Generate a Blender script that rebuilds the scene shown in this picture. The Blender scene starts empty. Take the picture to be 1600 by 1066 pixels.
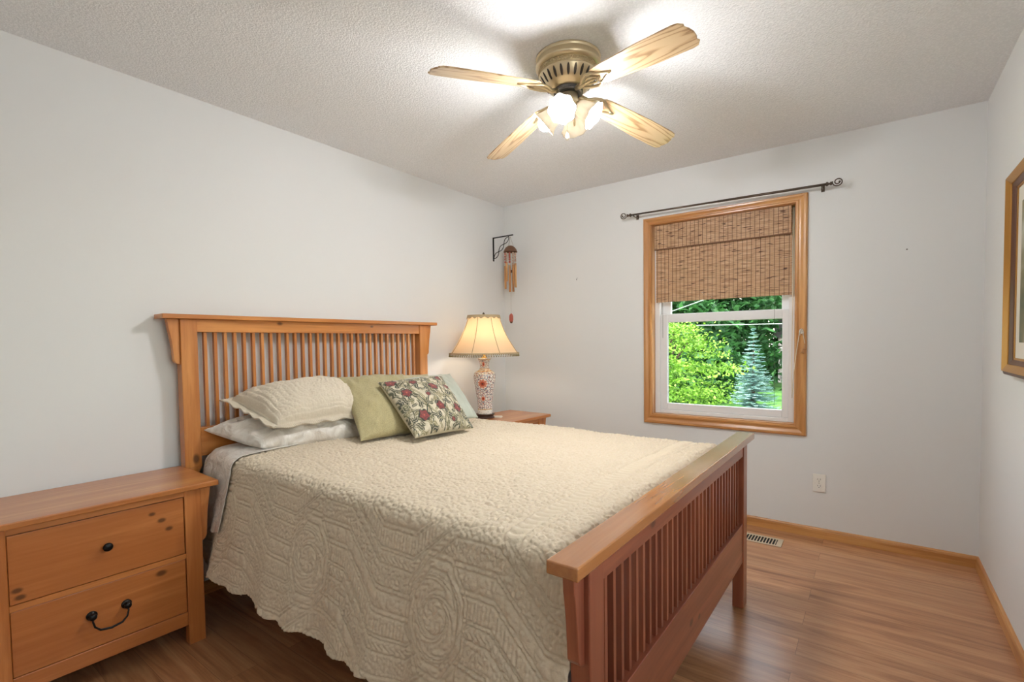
import bpy, bmesh, math, random
import numpy as np
from mathutils import Vector, Matrix, Euler
PI = math.pi
R = math.radians
sc = bpy.context.scene
COL = sc.collection

# ------------------------------------------------------------------ camera, world, sun, exposure
F_PX, CU, CV = 765.378, 800.0, 563.288
YAW, PITCH, ROLL = -0.635277, -0.036376, -0.013554
CAM = Vector((2.67197, -3.52152, 1.23118))
cd = bpy.data.cameras.new('camera'); cam = bpy.data.objects.new('camera', cd); COL.objects.link(cam)
d = Vector((math.sin(YAW)*math.cos(PITCH), math.cos(YAW)*math.cos(PITCH), math.sin(PITCH)))
r = Vector((math.cos(YAW), -math.sin(YAW), 0)); u = r.cross(d)
r2 = r*math.cos(ROLL) + u*math.sin(ROLL); u2 = -r*math.sin(ROLL) + u*math.cos(ROLL)
m3 = Matrix((r2, u2, -d)).transposed()
cam.matrix_world = Matrix.Translation(CAM) @ m3.to_4x4()
cd.sensor_width = 36.0; cd.lens = F_PX/1600*36.0
cd.shift_x = 0.0; cd.shift_y = (CV - 533)/1600
cd.clip_start = 0.02; cd.clip_end = 300
sc.camera = cam

sc.view_settings.view_transform = 'Standard'; sc.view_settings.look = 'None'
sc.view_settings.exposure = 0.52; sc.view_settings.gamma = 1.0; sc.view_settings.use_curve_mapping = False

w = bpy.data.worlds.new('sky'); sc.world = w; w.use_nodes = True
nt = w.node_tree; nt.nodes.clear()
sky = nt.nodes.new('ShaderNodeTexSky'); sky.sky_type = 'NISHITA'; sky.sun_disc = False
sky.sun_elevation = R(48); sky.sun_rotation = R(200); sky.air_density = 1.0
bg = nt.nodes.new('ShaderNodeBackground'); bg.inputs['Strength'].default_value = 1.15
wo = nt.nodes.new('ShaderNodeOutputWorld')
hz_ = nt.nodes.new('ShaderNodeHueSaturation'); hz_.inputs['Saturation'].default_value = .45     # sky paled and warmed to neutralise the blue fill light
tn_ = nt.nodes.new('ShaderNodeMixRGB'); tn_.blend_type = 'MULTIPLY'; tn_.inputs[0].default_value = 1; tn_.inputs[2].default_value = (1.0, .93, .84, 1)
nt.links.new(sky.outputs[0], hz_.inputs['Color']); nt.links.new(hz_.outputs[0], tn_.inputs[1]); nt.links.new(tn_.outputs[0], bg.inputs[0]); nt.links.new(bg.outputs[0], wo.inputs[0])
sd = bpy.data.lights.new('sun', 'SUN'); sd.energy = 6.0; sd.angle = R(0.6); sd.color = (1.0, .95, .84)
so = bpy.data.objects.new('sun', sd); COL.objects.link(so)
so.rotation_euler = Vector((0.45, 0.65, -0.90)).to_track_quat('-Z', 'Y').to_euler()
BULB_STRENGTH = 335.0
LAMP_STRENGTH = 48.0

# ------------------------------------------------------------------ helpers
def link(o, parent=None):
    COL.objects.link(o)
    if parent is not None: o.parent = parent
    return o

def tag(o, label=None, cat=None, group=None, kind=None):
    if label: o['label'] = label
    if cat: o['category'] = cat
    if group: o['group'] = group
    if kind: o['kind'] = kind
    return o

def empty(name, loc=(0, 0, 0), rz=0.0, label=None, cat=None, group=None, kind=None):
    o = bpy.data.objects.new(name, None); COL.objects.link(o)
    o.empty_display_size = .1
    o.location = loc; o.rotation_euler = (0, 0, rz)
    return tag(o, label, cat, group, kind)

def obj(name, bm, mat, parent=None, bevel=0.0, smooth=False, seg=2, loc=None):
    me = bpy.data.meshes.new(name)
    if isinstance(bm, bmesh.types.BMesh):
        bmesh.ops.recalc_face_normals(bm, faces=bm.faces)
        bm.to_mesh(me); bm.free()
    else:
        me.from_pydata(*bm)
    me.materials.append(mat)
    if smooth:
        me.polygons.foreach_set('use_smooth', [True]*len(me.polygons))
    o = bpy.data.objects.new(name, me); link(o, parent)
    if loc: o.location = loc
    if bevel > 0:
        m = o.modifiers.new('bevel', 'BEVEL'); m.width = bevel; m.segments = seg; m.limit_method = 'ANGLE'
    return o

def B(): return bmesh.new()

def box(bm, x0, x1, y0, y1, z0, z1):
    r_ = bmesh.ops.create_cube(bm, size=1.0, matrix=Matrix.Translation(((x0+x1)/2, (y0+y1)/2, (z0+z1)/2)) @ Matrix.Diagonal((abs(x1-x0), abs(y1-y0), abs(z1-z0), 1)))
    return r_['verts']

def prism(bm, pts, axis, a0, a1):
    """extrude a 2-D outline (in the two other axes, in order) from a0 to a1 along axis"""
    def mk(p, a):
        if axis == 0: return (a, p[0], p[1])
        if axis == 1: return (p[0], a, p[1])
        return (p[0], p[1], a)
    A = [bm.verts.new(mk(p, a0)) for p in pts]; Bv = [bm.verts.new(mk(p, a1)) for p in pts]
    bm.faces.new(A); bm.faces.new(Bv[::-1]); n = len(pts)
    for i in range(n): bm.faces.new((A[i], A[(i+1) % n], Bv[(i+1) % n], Bv[i]))

def lathe(bm, prof, n=48, M=None, cap=True, rad=None):
    """prof: list of (r,z) revolved round z. rad(theta, z) multiplies r."""
    rings = []
    for (rr, z) in prof:
        ring = []
        for k in range(n):
            t = 2*PI*k/n
            q = rr*(rad(t, z) if rad else 1)
            v = Vector((q*math.cos(t), q*math.sin(t), z))
            if M: v = M @ v
            ring.append(bm.verts.new(v))
        rings.append(ring)
    for a, b in zip(rings, rings[1:]):
        for k in range(n): bm.faces.new((a[k], a[(k+1) % n], b[(k+1) % n], b[k]))
    if cap:
        if prof[0][0] > 1e-5: bm.faces.new(rings[0][::-1])
        if prof[-1][0] > 1e-5: bm.faces.new(rings[-1])
    return rings

def tube(bm, pts, rad, n=8, closed=False):
    pts = [Vector(p) for p in pts]; rings = []; N = len(pts)
    up = Vector((0, 0, 1)); prev = None
    for i, p in enumerate(pts):
        if closed: t = pts[(i+1) % N] - pts[i-1]
        else: t = (pts[min(i+1, N-1)] - pts[max(i-1, 0)])
        if t.length < 1e-9: t = Vector((0, 0, 1))
        t.normalize()
        if prev is None:
            a = t.cross(up)
            if a.length < .05: a = t.cross(Vector((1, 0, 0)))
        else:
            a = prev - t*prev.dot(t)
            if a.length < 1e-6: a = t.cross(up)
        a.normalize(); prev = a; b = t.cross(a)
        rr = rad[i] if isinstance(rad, (list, tuple)) else rad
        rings.append([bm.verts.new(p + a*rr*math.cos(2*PI*k/n) + b*rr*math.sin(2*PI*k/n)) for k in range(n)])
    pairs = list(zip(rings, rings[1:])) + ([(rings[-1], rings[0])] if closed else [])
    for A, Bq in pairs:
        for k in range(n): bm.faces.new((A[k], A[(k+1) % n], Bq[(k+1) % n], Bq[k]))
    if not closed:
        bm.faces.new(rings[0][::-1]); bm.faces.new(rings[-1])

def sphere(bm, c, rx, ry=None, rz=None, n=16, m=10):
    ry = ry or rx; rz = rz or rx
    bmesh.ops.create_uvsphere(bm, u_segments=n, v_segments=m, radius=1.0, matrix=Matrix.Translation(c) @ Matrix.Diagonal((rx, ry, rz, 1)))

def grid_mesh(P, closed_u=False):
    """P: (n,m,3) array -> pydata"""
    n, m = P.shape[:2]
    verts = P.reshape(-1, 3)
    i = np.arange(n if closed_u else n-1)[:, None]; j = np.arange(m-1)[None, :]
    i2 = (i+1) % n
    F = np.stack([i*m+j + 0*j, i2*m+j, i2*m+j+1, i*m+j+1], -1).reshape(-1, 4)
    return verts, F

def np_obj(name, V, F, mat, parent=None, smooth=True, cols=None, uv=None):
    me = bpy.data.meshes.new(name)
    V = np.asarray(V, np.float32); F = np.asarray(F, np.int32); k = F.shape[1]
    me.vertices.add(len(V)); me.vertices.foreach_set('co', V.ravel())
    me.loops.add(F.size); me.loops.foreach_set('vertex_index', F.ravel())
    me.polygons.add(len(F)); me.polygons.foreach_set('loop_start', np.arange(0, F.size, k, dtype=np.int32))
    me.polygons.foreach_set('loop_total', np.full(len(F), k, np.int32))
    me.polygons.foreach_set('use_smooth', np.full(len(F), smooth))
    me.update(calc_edges=True); me.validate()
    if cols is not None:
        a = me.color_attributes.new('pattern', 'FLOAT_COLOR', 'POINT')
        c4 = np.concatenate([cols, np.ones((len(cols), 1))], 1).astype(np.float32)
        a.data.foreach_set('color', c4.ravel())
    if uv is not None:
        l = me.uv_layers.new(name='uv'); l.data.foreach_set('uv', uv[F.ravel()].astype(np.float32).ravel())
    me.materials.append(mat)
    return link(bpy.data.objects.new(name, me), parent)

def copy_tree(o, parent=None):
    c = o.copy(); COL.objects.link(c); c.parent = parent
    for ch in list(o.children): copy_tree(ch, c)
    return c

# ------------------------------------------------------------------ materials
class NT:
    def __init__(s, name):
        s.m = bpy.data.materials.new(name); s.m.use_nodes = True; s.t = s.m.node_tree
        s.b = s.t.nodes['Principled BSDF']; s.out = s.t.nodes['Material Output']
    def n(s, ty, **k):
        nd = s.t.nodes.new('ShaderNode'+ty)
        for a, v in k.items():
            if a.startswith('i_'):
                nm = a[2:]; nd.inputs[int(nm) if nm.isdigit() else nm.replace('_', ' ')].default_value = v
            else: setattr(nd, a, v)
        return nd
    def l(s, a, b): s.t.links.new(a, b)
    def set(s, **k):
        for a, v in k.items():
            s.b.inputs[a.replace('_', ' ')].default_value = v
        return s
    def ramp(s, src, stops):
        r_ = s.n('ValToRGB'); e = r_.color_ramp.elements
        while len(e) > 1: e.remove(e[-1])
        e[0].position = stops[0][0]; e[0].color = (*stops[0][1], 1)
        for p_, c_ in stops[1:]:
            x = e.new(p_); x.color = (*c_, 1)
        s.l(src, r_.inputs[0]); return r_
    def bump(s, src, strength=.3, dist=.002, nrm=None):
        b_ = s.n('Bump'); b_.inputs['Strength'].default_value = strength; b_.inputs['Distance'].default_value = dist
        s.l(src, b_.inputs['Height'])
        if nrm: s.l(nrm, b_.inputs['Normal'])
        s.l(b_.outputs[0], s.b.inputs['Normal']); return b_.outputs[0]

def srgb(r_, g_, b_):
    f = lambda c: (c/255/12.92) if c/255 <= .04045 else ((c/255+.055)/1.055)**2.4
    return (f(r_), f(g_), f(b_))

def plain(name, col, rough=.5, metal=0.0, bump=None, **k):
    t = NT(name); t.set(Base_Color=(*col, 1), Roughness=rough, Metallic=metal, **k)
    if bump:
        tc = t.n('TexCoord'); no = t.n('TexNoise', i_Scale=bump[0], i_Detail=3.0)
        t.l(tc.outputs['Object'], no.inputs['Vector']); t.bump(no.outputs[0], bump[1], bump[2])
    return t.m

def wood(name, dark, light, axis=0, scale=1.0, rough=.38, coat=.25, knots=(), ring=.5, streak=.35, space='Object', bumpy=.12):
    """grain runs along axis; knots: (x,y,z,radius)"""
    t = NT(name); tc = t.n('TexCoord'); src = tc.outputs[space]
    mp = t.n('Mapping'); s_ = [14*scale]*3; s_[axis] = 1.1*scale; mp.inputs['Scale'].default_value = s_
    t.l(src, mp.inputs['Vector'])
    n1 = t.n('TexNoise', i_Scale=1.0, i_Detail=5.0, i_Roughness=.6, i_Distortion=.6); t.l(mp.outputs[0], n1.inputs['Vector'])
    mp2 = t.n('Mapping'); s2 = [90*scale]*3; s2[axis] = 3*scale; mp2.inputs['Scale'].default_value = s2
    t.l(src, mp2.inputs['Vector'])
    n2 = t.n('TexNoise', i_Scale=1.0, i_Detail=4.0); t.l(mp2.outputs[0], n2.inputs['Vector'])
    wv = t.n('Math', operation='MULTIPLY', i_1=22.0*ring); t.l(n1.outputs[0], wv.inputs[0])
    sn = t.n('Math', operation='SINE'); t.l(wv.outputs[0], sn.inputs[0])
    ma = t.n('Math', operation='MULTIPLY_ADD', i_1=.22, i_2=.5); t.l(sn.outputs[0], ma.inputs[0])
    ad = t.n('Math', operation='MULTIPLY_ADD', i_1=streak); t.l(n2.outputs[0], ad.inputs[0]); 
    ad2 = t.n('Math', operation='SUBTRACT', i_1=streak*.5); t.l(ma.outputs[0], ad2.inputs[0]); t.l(ad2.outputs[0], ad.inputs[2])
    rp = t.ramp(ad.outputs[0], [(0.2, dark), (0.8, light)])
    col = rp.outputs[0]
    for (kx, ky, kz, kr) in knots:
        sb = t.n('VectorMath', operation='SUBTRACT'); sb.inputs[1].default_value = (kx, ky, kz); t.l(src, sb.inputs[0])
        mu = t.n('VectorMath', operation='MULTIPLY'); q = [1.0]*3; q[axis] = .62; mu.inputs[1].default_value = q; t.l(sb.outputs[0], mu.inputs[0])
        ln = t.n('VectorMath', operation='LENGTH'); t.l(mu.outputs[0], ln.inputs[0])
        mr = t.n('MapRange', interpolation_type='SMOOTHSTEP'); mr.inputs[1].default_value = kr*.45; mr.inputs[2].default_value = kr*1.25
        mr.inputs[3].default_value = .85; mr.inputs[4].default_value = 0.0
        t.l(ln.outputs['Value'], mr.inputs[0])
        mx = t.n('MixRGB'); mx.inputs[2].default_value = (*[c*.22 for c in dark], 1)
        t.l(mr.outputs[0], mx.inputs[0]); t.l(col, mx.inputs[1]); col = mx.outputs[0]
    t.l(col, t.b.inputs['Base Color'])
    t.set(Roughness=rough, Coat_Weight=coat, Coat_Roughness=.22)
    if bumpy: t.bump(n2.outputs[0], bumpy, .001)
    return t.m

# ------------------------------------------------------------------ room constants
W, H = 3.135, 2.44
YB = -4.05           # wall behind the camera
BB = .062

def wallmat(name, col):
    t = NT(name); tc = t.n('TexCoord')
    no = t.n('TexNoise', i_Scale=160.0, i_Detail=3.0); t.l(tc.outputs['Object'], no.inputs['Vector'])
    t.bump(no.outputs[0], .12, .001)
    t.set(Base_Color=(*col, 1), Roughness=.6)
    return t.m
M_wall = wallmat('painted plaster', (.775, .78, .768))

t = NT('popcorn ceiling'); tc = t.n('TexCoord')
v1 = t.n('TexVoronoi', i_Scale=120.0); v1.feature = 'SMOOTH_F1'; t.l(tc.outputs['Object'], v1.inputs['Vector'])
n1 = t.n('TexNoise', i_Scale=220.0, i_Detail=3.0); t.l(tc.outputs['Object'], n1.inputs['Vector'])
ad = t.n('Math', operation='SUBTRACT'); t.l(n1.outputs[0], ad.inputs[0]); t.l(v1.outputs['Distance'], ad.inputs[1])
t.bump(ad.outputs[0], .55, .005)
rp = t.ramp(ad.outputs[0], [(0.0, (.82, .83, .84)), (.3, (.895, .90, .91))]); t.l(rp.outputs[0], t.b.inputs['Base Color'])
t.set(Roughness=.9); M_ceil = t.m

# floor planks run along x
t = NT('laminate floor'); tc = t.n('TexCoord')
mp = t.n('Mapping'); t.l(tc.outputs['Object'], mp.inputs['Vector'])
br = t.n('TexBrick', offset=.37, i_Scale=1.0, i_Mortar_Size=.0007, i_Brick_Width=1.22, i_Row_Height=.125, i_Mortar_Smooth=.1)
br.inputs['Color1'].default_value = (0, 0, 0, 1); br.inputs['Color2'].default_value = (1, 1, 1, 1); br.inputs['Mortar'].default_value = (.5, .5, .5, 1)
t.l(mp.outputs[0], br.inputs['Vector'])
sx = t.n('SeparateColor'); t.l(br.outputs['Color'], sx.inputs[0])
off = t.n('VectorMath', operation='MULTIPLY_ADD'); off.inputs[1].default_value = (7.3, 5.1, 3.0)
t.l(br.outputs['Color'], off.inputs[0]); t.l(tc.outputs['Object'], off.inputs[2])
m1 = t.n('Mapping'); m1.inputs['Scale'].default_value = (1.3, 17, 1); t.l(off.outputs[0], m1.inputs['Vector'])
g1 = t.n('TexNoise', i_Scale=1.0, i_Detail=6.0, i_Roughness=.62, i_Distortion=1.2); t.l(m1.outputs[0], g1.inputs['Vector'])
m2 = t.n('Mapping'); m2.inputs['Scale'].default_value = (6, 120, 1); t.l(off.outputs[0], m2.inputs['Vector'])
g2 = t.n('TexNoise', i_Scale=1.0, i_Detail=3.0); t.l(m2.outputs[0], g2.inputs['Vector'])
c1 = t.ramp(g1.outputs[0], [(.25, srgb(140, 88, 56)), (.45, srgb(188, 132, 90)), (.62, srgb(208, 156, 112)), (.8, srgb(172, 114, 76))])
mx = t.n('MixRGB', blend_type='MULTIPLY', i_0=.35); t.l(c1.outputs[0], mx.inputs[1]); t.l(g2.outputs[0], mx.inputs[2])
hs = t.n('HueSaturation'); mr = t.n('MapRange'); mr.inputs[3].default_value = .92; mr.inputs[4].default_value = 1.16
t.l(sx.outputs[0], mr.inputs[0]); t.l(mr.outputs[0], hs.inputs['Value']); t.l(mx.outputs[0], hs.inputs['Color'])
mo = t.n('MixRGB'); mo.inputs[2].default_value = (*srgb(116, 78, 52), 1)
t.l(br.outputs['Fac'], mo.inputs[0]); t.l(hs.outputs[0], mo.inputs[1]); t.l(mo.outputs[0], t.b.inputs['Base Color'])
t.bump(g2.outputs[0], .08, .001); t.set(Roughness=.33, Coat_Weight=.35, Coat_Roughness=.22); M_floor = t.m

OAKD, OAKL = srgb(178, 118, 62), srgb(218, 164, 100)
M_oak_x = wood('oak trim along x', OAKD, OAKL, 0, 1.2, coat=.35)
M_oak_y = wood('oak trim along y', OAKD, OAKL, 1, 1.2, coat=.35)
M_oak_z = wood('oak trim along z', OAKD, OAKL, 2, 1.2, coat=.35)
M_vinyl = plain('white vinyl', (.82, .82, .83), .35)
M_white_plastic = plain('ivory plastic', (.86, .84, .77), .35)
M_black = plain('black iron', (.02, .019, .018), .38, .7)
M_dark = plain('dark recess', (.01, .01, .01), .8)

def struct(name, bm, mat, parent=None, **k):
    o = obj(name, bm, mat, parent, **k)
    if parent is None: o['kind'] = 'structure'
    return o

# ------------------------------------------------------------------ room shell
bm = B(); box(bm, -.15, W+.15, YB-.15, .15, -.2, 0); struct('floor', bm, M_floor)
bm = B(); box(bm, -.15, W+.15, YB-.15, .15, H, H+.2); struct('ceiling', bm, M_ceil)
bm = B(); box(bm, -.15, 0, YB-.15, .15, 0, H); struct('wall_left', bm, M_wall)
VY1, VY2, VZ1, VZ2 = -3.35, -2.10, .85, 2.08      # unseen window added in the right wall beside the camera for fill light
bm = B(); box(bm, W, W+.15, YB-.15, VY1, 0, H); box(bm, W, W+.15, VY2, .15, 0, H); box(bm, W, W+.15, VY1, VY2, 0, VZ1); box(bm, W, W+.15, VY1, VY2, VZ2, H)
struct('wall_right', bm, M_wall)
bm = B(); box(bm, 0, W, YB-.15, YB, 0, H); struct('wall_front', bm, M_wall)
WX1, WX2, WZ1, WZ2 = 1.301, 2.344, .623, 2.124      # casing outer
IX1, IX2, IZ1, IZ2 = 1.359, 2.279, .688, 2.071      # casing inner
bm = B()
box(bm, 0, IX1-.02, 0, .15, 0, H); box(bm, IX2+.02, W, 0, .15, 0, H)
box(bm, IX1-.02, IX2+.02, 0, .15, 0, IZ1-.02); box(bm, IX1-.02, IX2+.02, 0, .15, IZ2+.02, H)
struct('wall_back', bm, M_wall)

def base_profile(t_=.013):
    return [(0, 0), (-t_, 0), (-t_, BB-.018), (-t_*.75, BB-.008), (-t_*.35, BB-.002), (0, BB)]
bm = B(); prism(bm, base_profile(), 0, 0.0, W); struct('baseboard_back', bm, M_oak_x)
bm = B(); prism(bm, [(W+a, b) for a, b in base_profile()], 1, YB, -.013); struct('baseboard_right', bm, M_oak_y)
bm = B(); prism(bm, [(-a, b) for a, b in base_profile()], 1, YB, -.013); struct('baseboard_left', bm, M_oak_y)

# ------------------------------------------------------------------ window
win = empty('window_1', ((WX1+WX2)/2, 0, WZ1), kind='structure')
OX, OZ = win.location.x, win.location.z
def wobj(name, bm, mat, parent=win, **k):
    bmesh.ops.translate(bm, verts=bm.verts, vec=(-OX, 0, -OZ)); return obj(name, bm, mat, parent, **k)
# casing: mitred, moulded profile (distance from the inner edge, depth towards the room)
prof = [(0, 0), (0, -.012), (.004, -.016), (.012, -.0165), (.020, -.0125), (.028, -.0135), (.044, -.021), (.056, -.022), (.062, -.018), (.065, 0)]
sx_ = (IX1-WX1)/.065; sx2_ = (WX2-IX2)/.065
def casing_side(side):
    bm = B(); A = []; Bv = []
    for (q, y) in prof:
        xa, xb = IX1-q*sx_, IX2+q*sx2_; za, zb = IZ1-q, IZ2+q*.82
        if side == 'l': p0, p1 = (xa, y, za), (xa, y, zb)
        if side == 'r': p0, p1 = (xb, y, za), (xb, y, zb)
        if side == 't': p0, p1 = (xa, y, zb), (xb, y, zb)
        if side == 'b': p0, p1 = (xa, y, za), (xb, y, za)
        A.append(bm.verts.new(p0)); Bv.append(bm.verts.new(p1))
    for i in range(len(prof)-1): bm.faces.new((A[i], A[i+1], Bv[i+1], Bv[i]))
    bm.faces.new((A[-1], A[0], Bv[0], Bv[-1])); bm.faces.new(A); bm.faces.new(Bv)
    return bm
for s_, mt in (('l', M_oak_z), ('r', M_oak_z), ('t', M_oak_x), ('b', M_oak_x)):
    wobj('casing', casing_side(s_), mt)
bm = B()
box(bm, IX1-.019, IX1+.004, -.003, .10, IZ1-.019, IZ2+.019); box(bm, IX2-.004, IX2+.019, -.003, .10, IZ1-.019, IZ2+.019)
wobj('jamb', bm, M_oak_z, bevel=.002)
bm = B()
box(bm, IX1+.004, IX2-.004, -.003, .10, IZ1-.019, IZ1+.006); box(bm, IX1+.004, IX2-.004, -.003, .10, IZ2-.003, IZ2+.019)
wobj('jamb', bm, M_oak_x, bevel=.002)
def frame_rect(bm, x0, x1, z0, z1, wl, wr, wb, wt, y0, y1):
    box(bm, x0, x0+wl, y0, y1, z0, z1); box(bm, x1-wr, x1, y0, y1, z0, z1)
    box(bm, x0+wl, x1-wr, y0, y1, z0, z0+wb); box(bm, x0+wl, x1-wr, y0, y1, z1-wt, z1)
FX1, FX2, FZ1, FZ2 = IX1+.004, IX2-.004, IZ1+.006, IZ2-.003
bm = B(); frame_rect(bm, FX1, FX2, FZ1, FZ2, .038, .038, .026, .03, .055, .14)
wobj('window_frame', bm, M_vinyl, bevel=.003)
# glass lets light straight through with a faint reflection
t = NT('window glass'); t.t.nodes.remove(t.b)
tr = t.n('BsdfTransparent'); tr.inputs[0].default_value = (.95, .98, .97, 1)
gl = t.n('BsdfGlossy', i_Roughness=.02); mxs = t.n('MixShader', i_0=.006)
t.l(tr.outputs[0], mxs.inputs[1]); t.l(gl.outputs[0], mxs.inputs[2]); t.l(mxs.outputs[0], t.out.inputs[0]); M_glass = t.m
bm = B(); frame_rect(bm, FX1+.038, FX2-.038, FZ1+.026, 1.424, .053, .037, .05, .062, .062, .092)
ls = wobj('lower_sash', bm, M_vinyl, bevel=.004)
bm = B(); box(bm, 1.45, 2.205, .076, .080, .765, 1.365); wobj('pane', bm, M_glass, ls)
bm = B(); frame_rect(bm, FX1+.038, FX2-.038, 1.375, FZ2-.03, .068, .045, .05, .045, .095, .125)
us = wobj('upper_sash', bm, M_vinyl, bevel=.004)
bm = B(); box(bm, 1.46, 2.20, .108, .112, 1.42, 2.0); wobj('pane', bm, M_glass, us)
bm = B(); frame_rect(bm, 1.452, 2.202, .764, 1.366, .004, .004, .004, .004, .070, .082); wobj('glazing_bead', bm, plain('grey glazing bead', (.35, .37, .4), .5), ls)

w2 = empty('fill_window', (W, (VY1+VY2)/2, VZ1), kind='structure')  # added out of view to let in soft side daylight
def w2obj(name, rects, x0, x1, mat, **k):
    bm = B()
    for y0, y1, z0, z1 in rects: box(bm, x0, x1, y0-w2.location.y, y1-w2.location.y, z0-VZ1, z1-VZ1)
    return obj(name, bm, mat, w2, **k)
def ring_rects(q): return [(VY1-q[0], VY1+q[1], VZ1-q[0], VZ2+q[0]), (VY2-q[1], VY2+q[0], VZ1-q[0], VZ2+q[0]), (VY1+q[1], VY2-q[1], VZ1-q[0], VZ1+q[1]), (VY1+q[1], VY2-q[1], VZ2-q[1], VZ2+q[0])]
w2obj('casing', ring_rects((.06, .002)), -.018, 0, M_oak_y, bevel=.003)
w2obj('window_frame', ring_rects((0, .05))+[((VY1+VY2)/2-.03, (VY1+VY2)/2+.03, VZ1+.05, VZ2-.05)], .04, .11, M_vinyl, bevel=.003)
w2obj('pane', [(VY1+.05, VY2-.05, VZ1+.05, VZ2-.05)], .078, .082, M_glass)

# ------------------------------------------------------------------ bamboo blind
t = NT('bamboo slats'); tc = t.n('TexCoord')
mp = t.n('Mapping'); mp.inputs['Scale'].default_value = (9, 1, 260); t.l(tc.outputs['Object'], mp.inputs['Vector'])
no = t.n('TexNoise', i_Scale=1.0, i_Detail=2.0); t.l(mp.outputs[0], no.inputs['Vector'])
mp2 = t.n('Mapping'); mp2.inputs['Scale'].default_value = (14, 1, 130); mp2.inputs['Location'].default_value = (3, 0, 5); t.l(tc.outputs['Object'], mp2.inputs['Vector'])
n2 = t.n('TexNoise', i_Scale=1.0, i_Detail=1.0); t.l(mp2.outputs[0], n2.inputs['Vector'])
r1 = t.ramp(no.outputs[0], [(.3, srgb(164, 118, 84)), (.5, srgb(204, 162, 122)), (.7, srgb(228, 194, 156))])
r2_ = t.ramp(n2.outputs[0], [(.62, (0, 0, 0)), (.68, (1, 1, 1))])
mx = t.n('MixRGB'); mx.inputs[2].default_value = (*srgb(96, 58, 34), 1); t.l(r2_.outputs[0], mx.inputs[0]); t.l(r1.outputs[0], mx.inputs[1])
t.l(mx.outputs[0], t.b.inputs['Base Color']); t.set(Roughness=.55)
tl = t.n('BsdfTranslucent'); t.l(mx.outputs[0], tl.inputs[0]); ms = t.n('MixShader', i_0=.14)
t.l(t.b.outputs[0], ms.inputs[1]); t.l(tl.outputs[0], ms.inputs[2]); t.l(ms.outputs[0], t.out.inputs[0]); M_bamboo = t.m
M_thread = plain('brown thread', srgb(88, 58, 38), .8)
M_cord = plain('cream cord', srgb(222, 212, 192), .7)
blind = empty('roman_blind', ((1.381+2.254)/2, .02, 2.066), label='woven bamboo roman blind half lowered inside the oak window frame', cat='window blind')
rnd = random.Random(5)
def slats(z0, z1, y, x0, x1, step=.0042):
    bm = B(); z = z1; 
    while z > z0:
        h = step*rnd.uniform(.88, .995); th = .0012
        box(bm, x0-blind.location.x+rnd.uniform(-.001, .001), x1-blind.location.x+rnd.uniform(-.001, .001), y-th-blind.location.y, y+th-blind.location.y, z-h-blind.location.z, z-blind.location.z)
        z -= step
    return bm
def threads(z0, z1, y, x0, x1, n):
    bm = B()
    for k in range(n):
        x = x0+(x1-x0)*(k+.4)/n + rnd.uniform(-.001, .001)
        box(bm, x-.0011-blind.location.x, x+.0011-blind.location.x, y-.0028-blind.location.y, y+.0028-blind.location.y, z0-blind.location.z, z1-blind.location.z)
    return bm
sh = obj('shade_panel', slats(1.512, 2.06, .026, 1.383, 2.257), M_bamboo, blind)
obj('stitching', threads(1.508, 2.06, .026, 1.383, 2.257, 32), M_thread, sh)
va = obj('valance', slats(1.893, 2.064, .010, 1.379, 2.252), M_bamboo, blind)
obj('stitching', threads(1.890, 2.064, .010, 1.379, 2.252, 32), M_thread, va)
bm = B(); box(bm, 1.379-blind.location.x, 2.252-blind.location.x, .006-blind.location.y, .014-blind.location.y, 1.889-blind.location.z, 1.896-blind.location.z); obj('hem', bm, plain('dark bamboo hem', srgb(120, 78, 46), .6), va)
bm = B(); box(bm, 1.383-blind.location.x, 2.257-blind.location.x, -.005, .022, 2.063-blind.location.z, 2.066-blind.location.z+.001); obj('head_rail', bm, M_oak_x, blind)
def wl(p): return (p[0]-blind.location.x, p[1]-blind.location.y, p[2]-blind.location.z)
bm = B(); tube(bm, [wl(p) for p in [(2.262, .03, 2.05), (2.262, .03, 1.5), (2.258, .02, 1.0), (2.266, -.012, .86), (2.272, -.027, .98), (2.290, -.031, 1.15), (2.305, -.033, 1.262), (2.316, -.035, 1.285), (2.325, -.033, 1.262), (2.335, -.030, 1.20)]], .0022, 6)
cord = obj('pull_cord', bm, M_cord, blind, smooth=True)
for (tx, tz) in ((2.336, 1.195), (2.322, 1.172)):
    bm = B(); lathe(bm, [(0.002, .03), (.006, .026), (.006, .016), (.0055, .014), (.010, 0), (.001, 0)], 12, Matrix.Translation(wl((tx, -.030, tz-.03))))
    obj('tassel', bm, plain('turned wood tassel', srgb(190, 140, 92), .5), cord, smooth=True)
M_lift = plain('dark lift cord', (.06, .08, .06), .8)
for xx in (1.43, 2.16):
    bm = B(); tube(bm, [wl((xx, .034, 1.51)), wl((xx, .034, 1.25 if xx < 2 else .80))], .0012, 5)
    obj('lift_cord', bm, M_lift, blind)
cl = empty('cord_cleat', (2.316, -.022, 1.272), label='small pale metal cord cleat holding the blind cord on the right window casing', cat='cleat')
bm = B(); tube(bm, [(-.009, -.008, -.02), (-.010, -.012, .0), (-.006, -.014, .016), (0, -.014, .019), (.006, -.014, .016), (.010, -.012, 0), (.009, -.008, -.02)], .0028, 8)
obj('loop', bm, plain('pale metal', (.75, .73, .68), .3, .8), cl, smooth=True)
bm = B(); box(bm, -.005, .005, -.012, .004, -.012, .012); obj('back_plate', bm, plain('pale metal plate', (.7, .68, .62), .3, .8), cl, bevel=.002)

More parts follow.
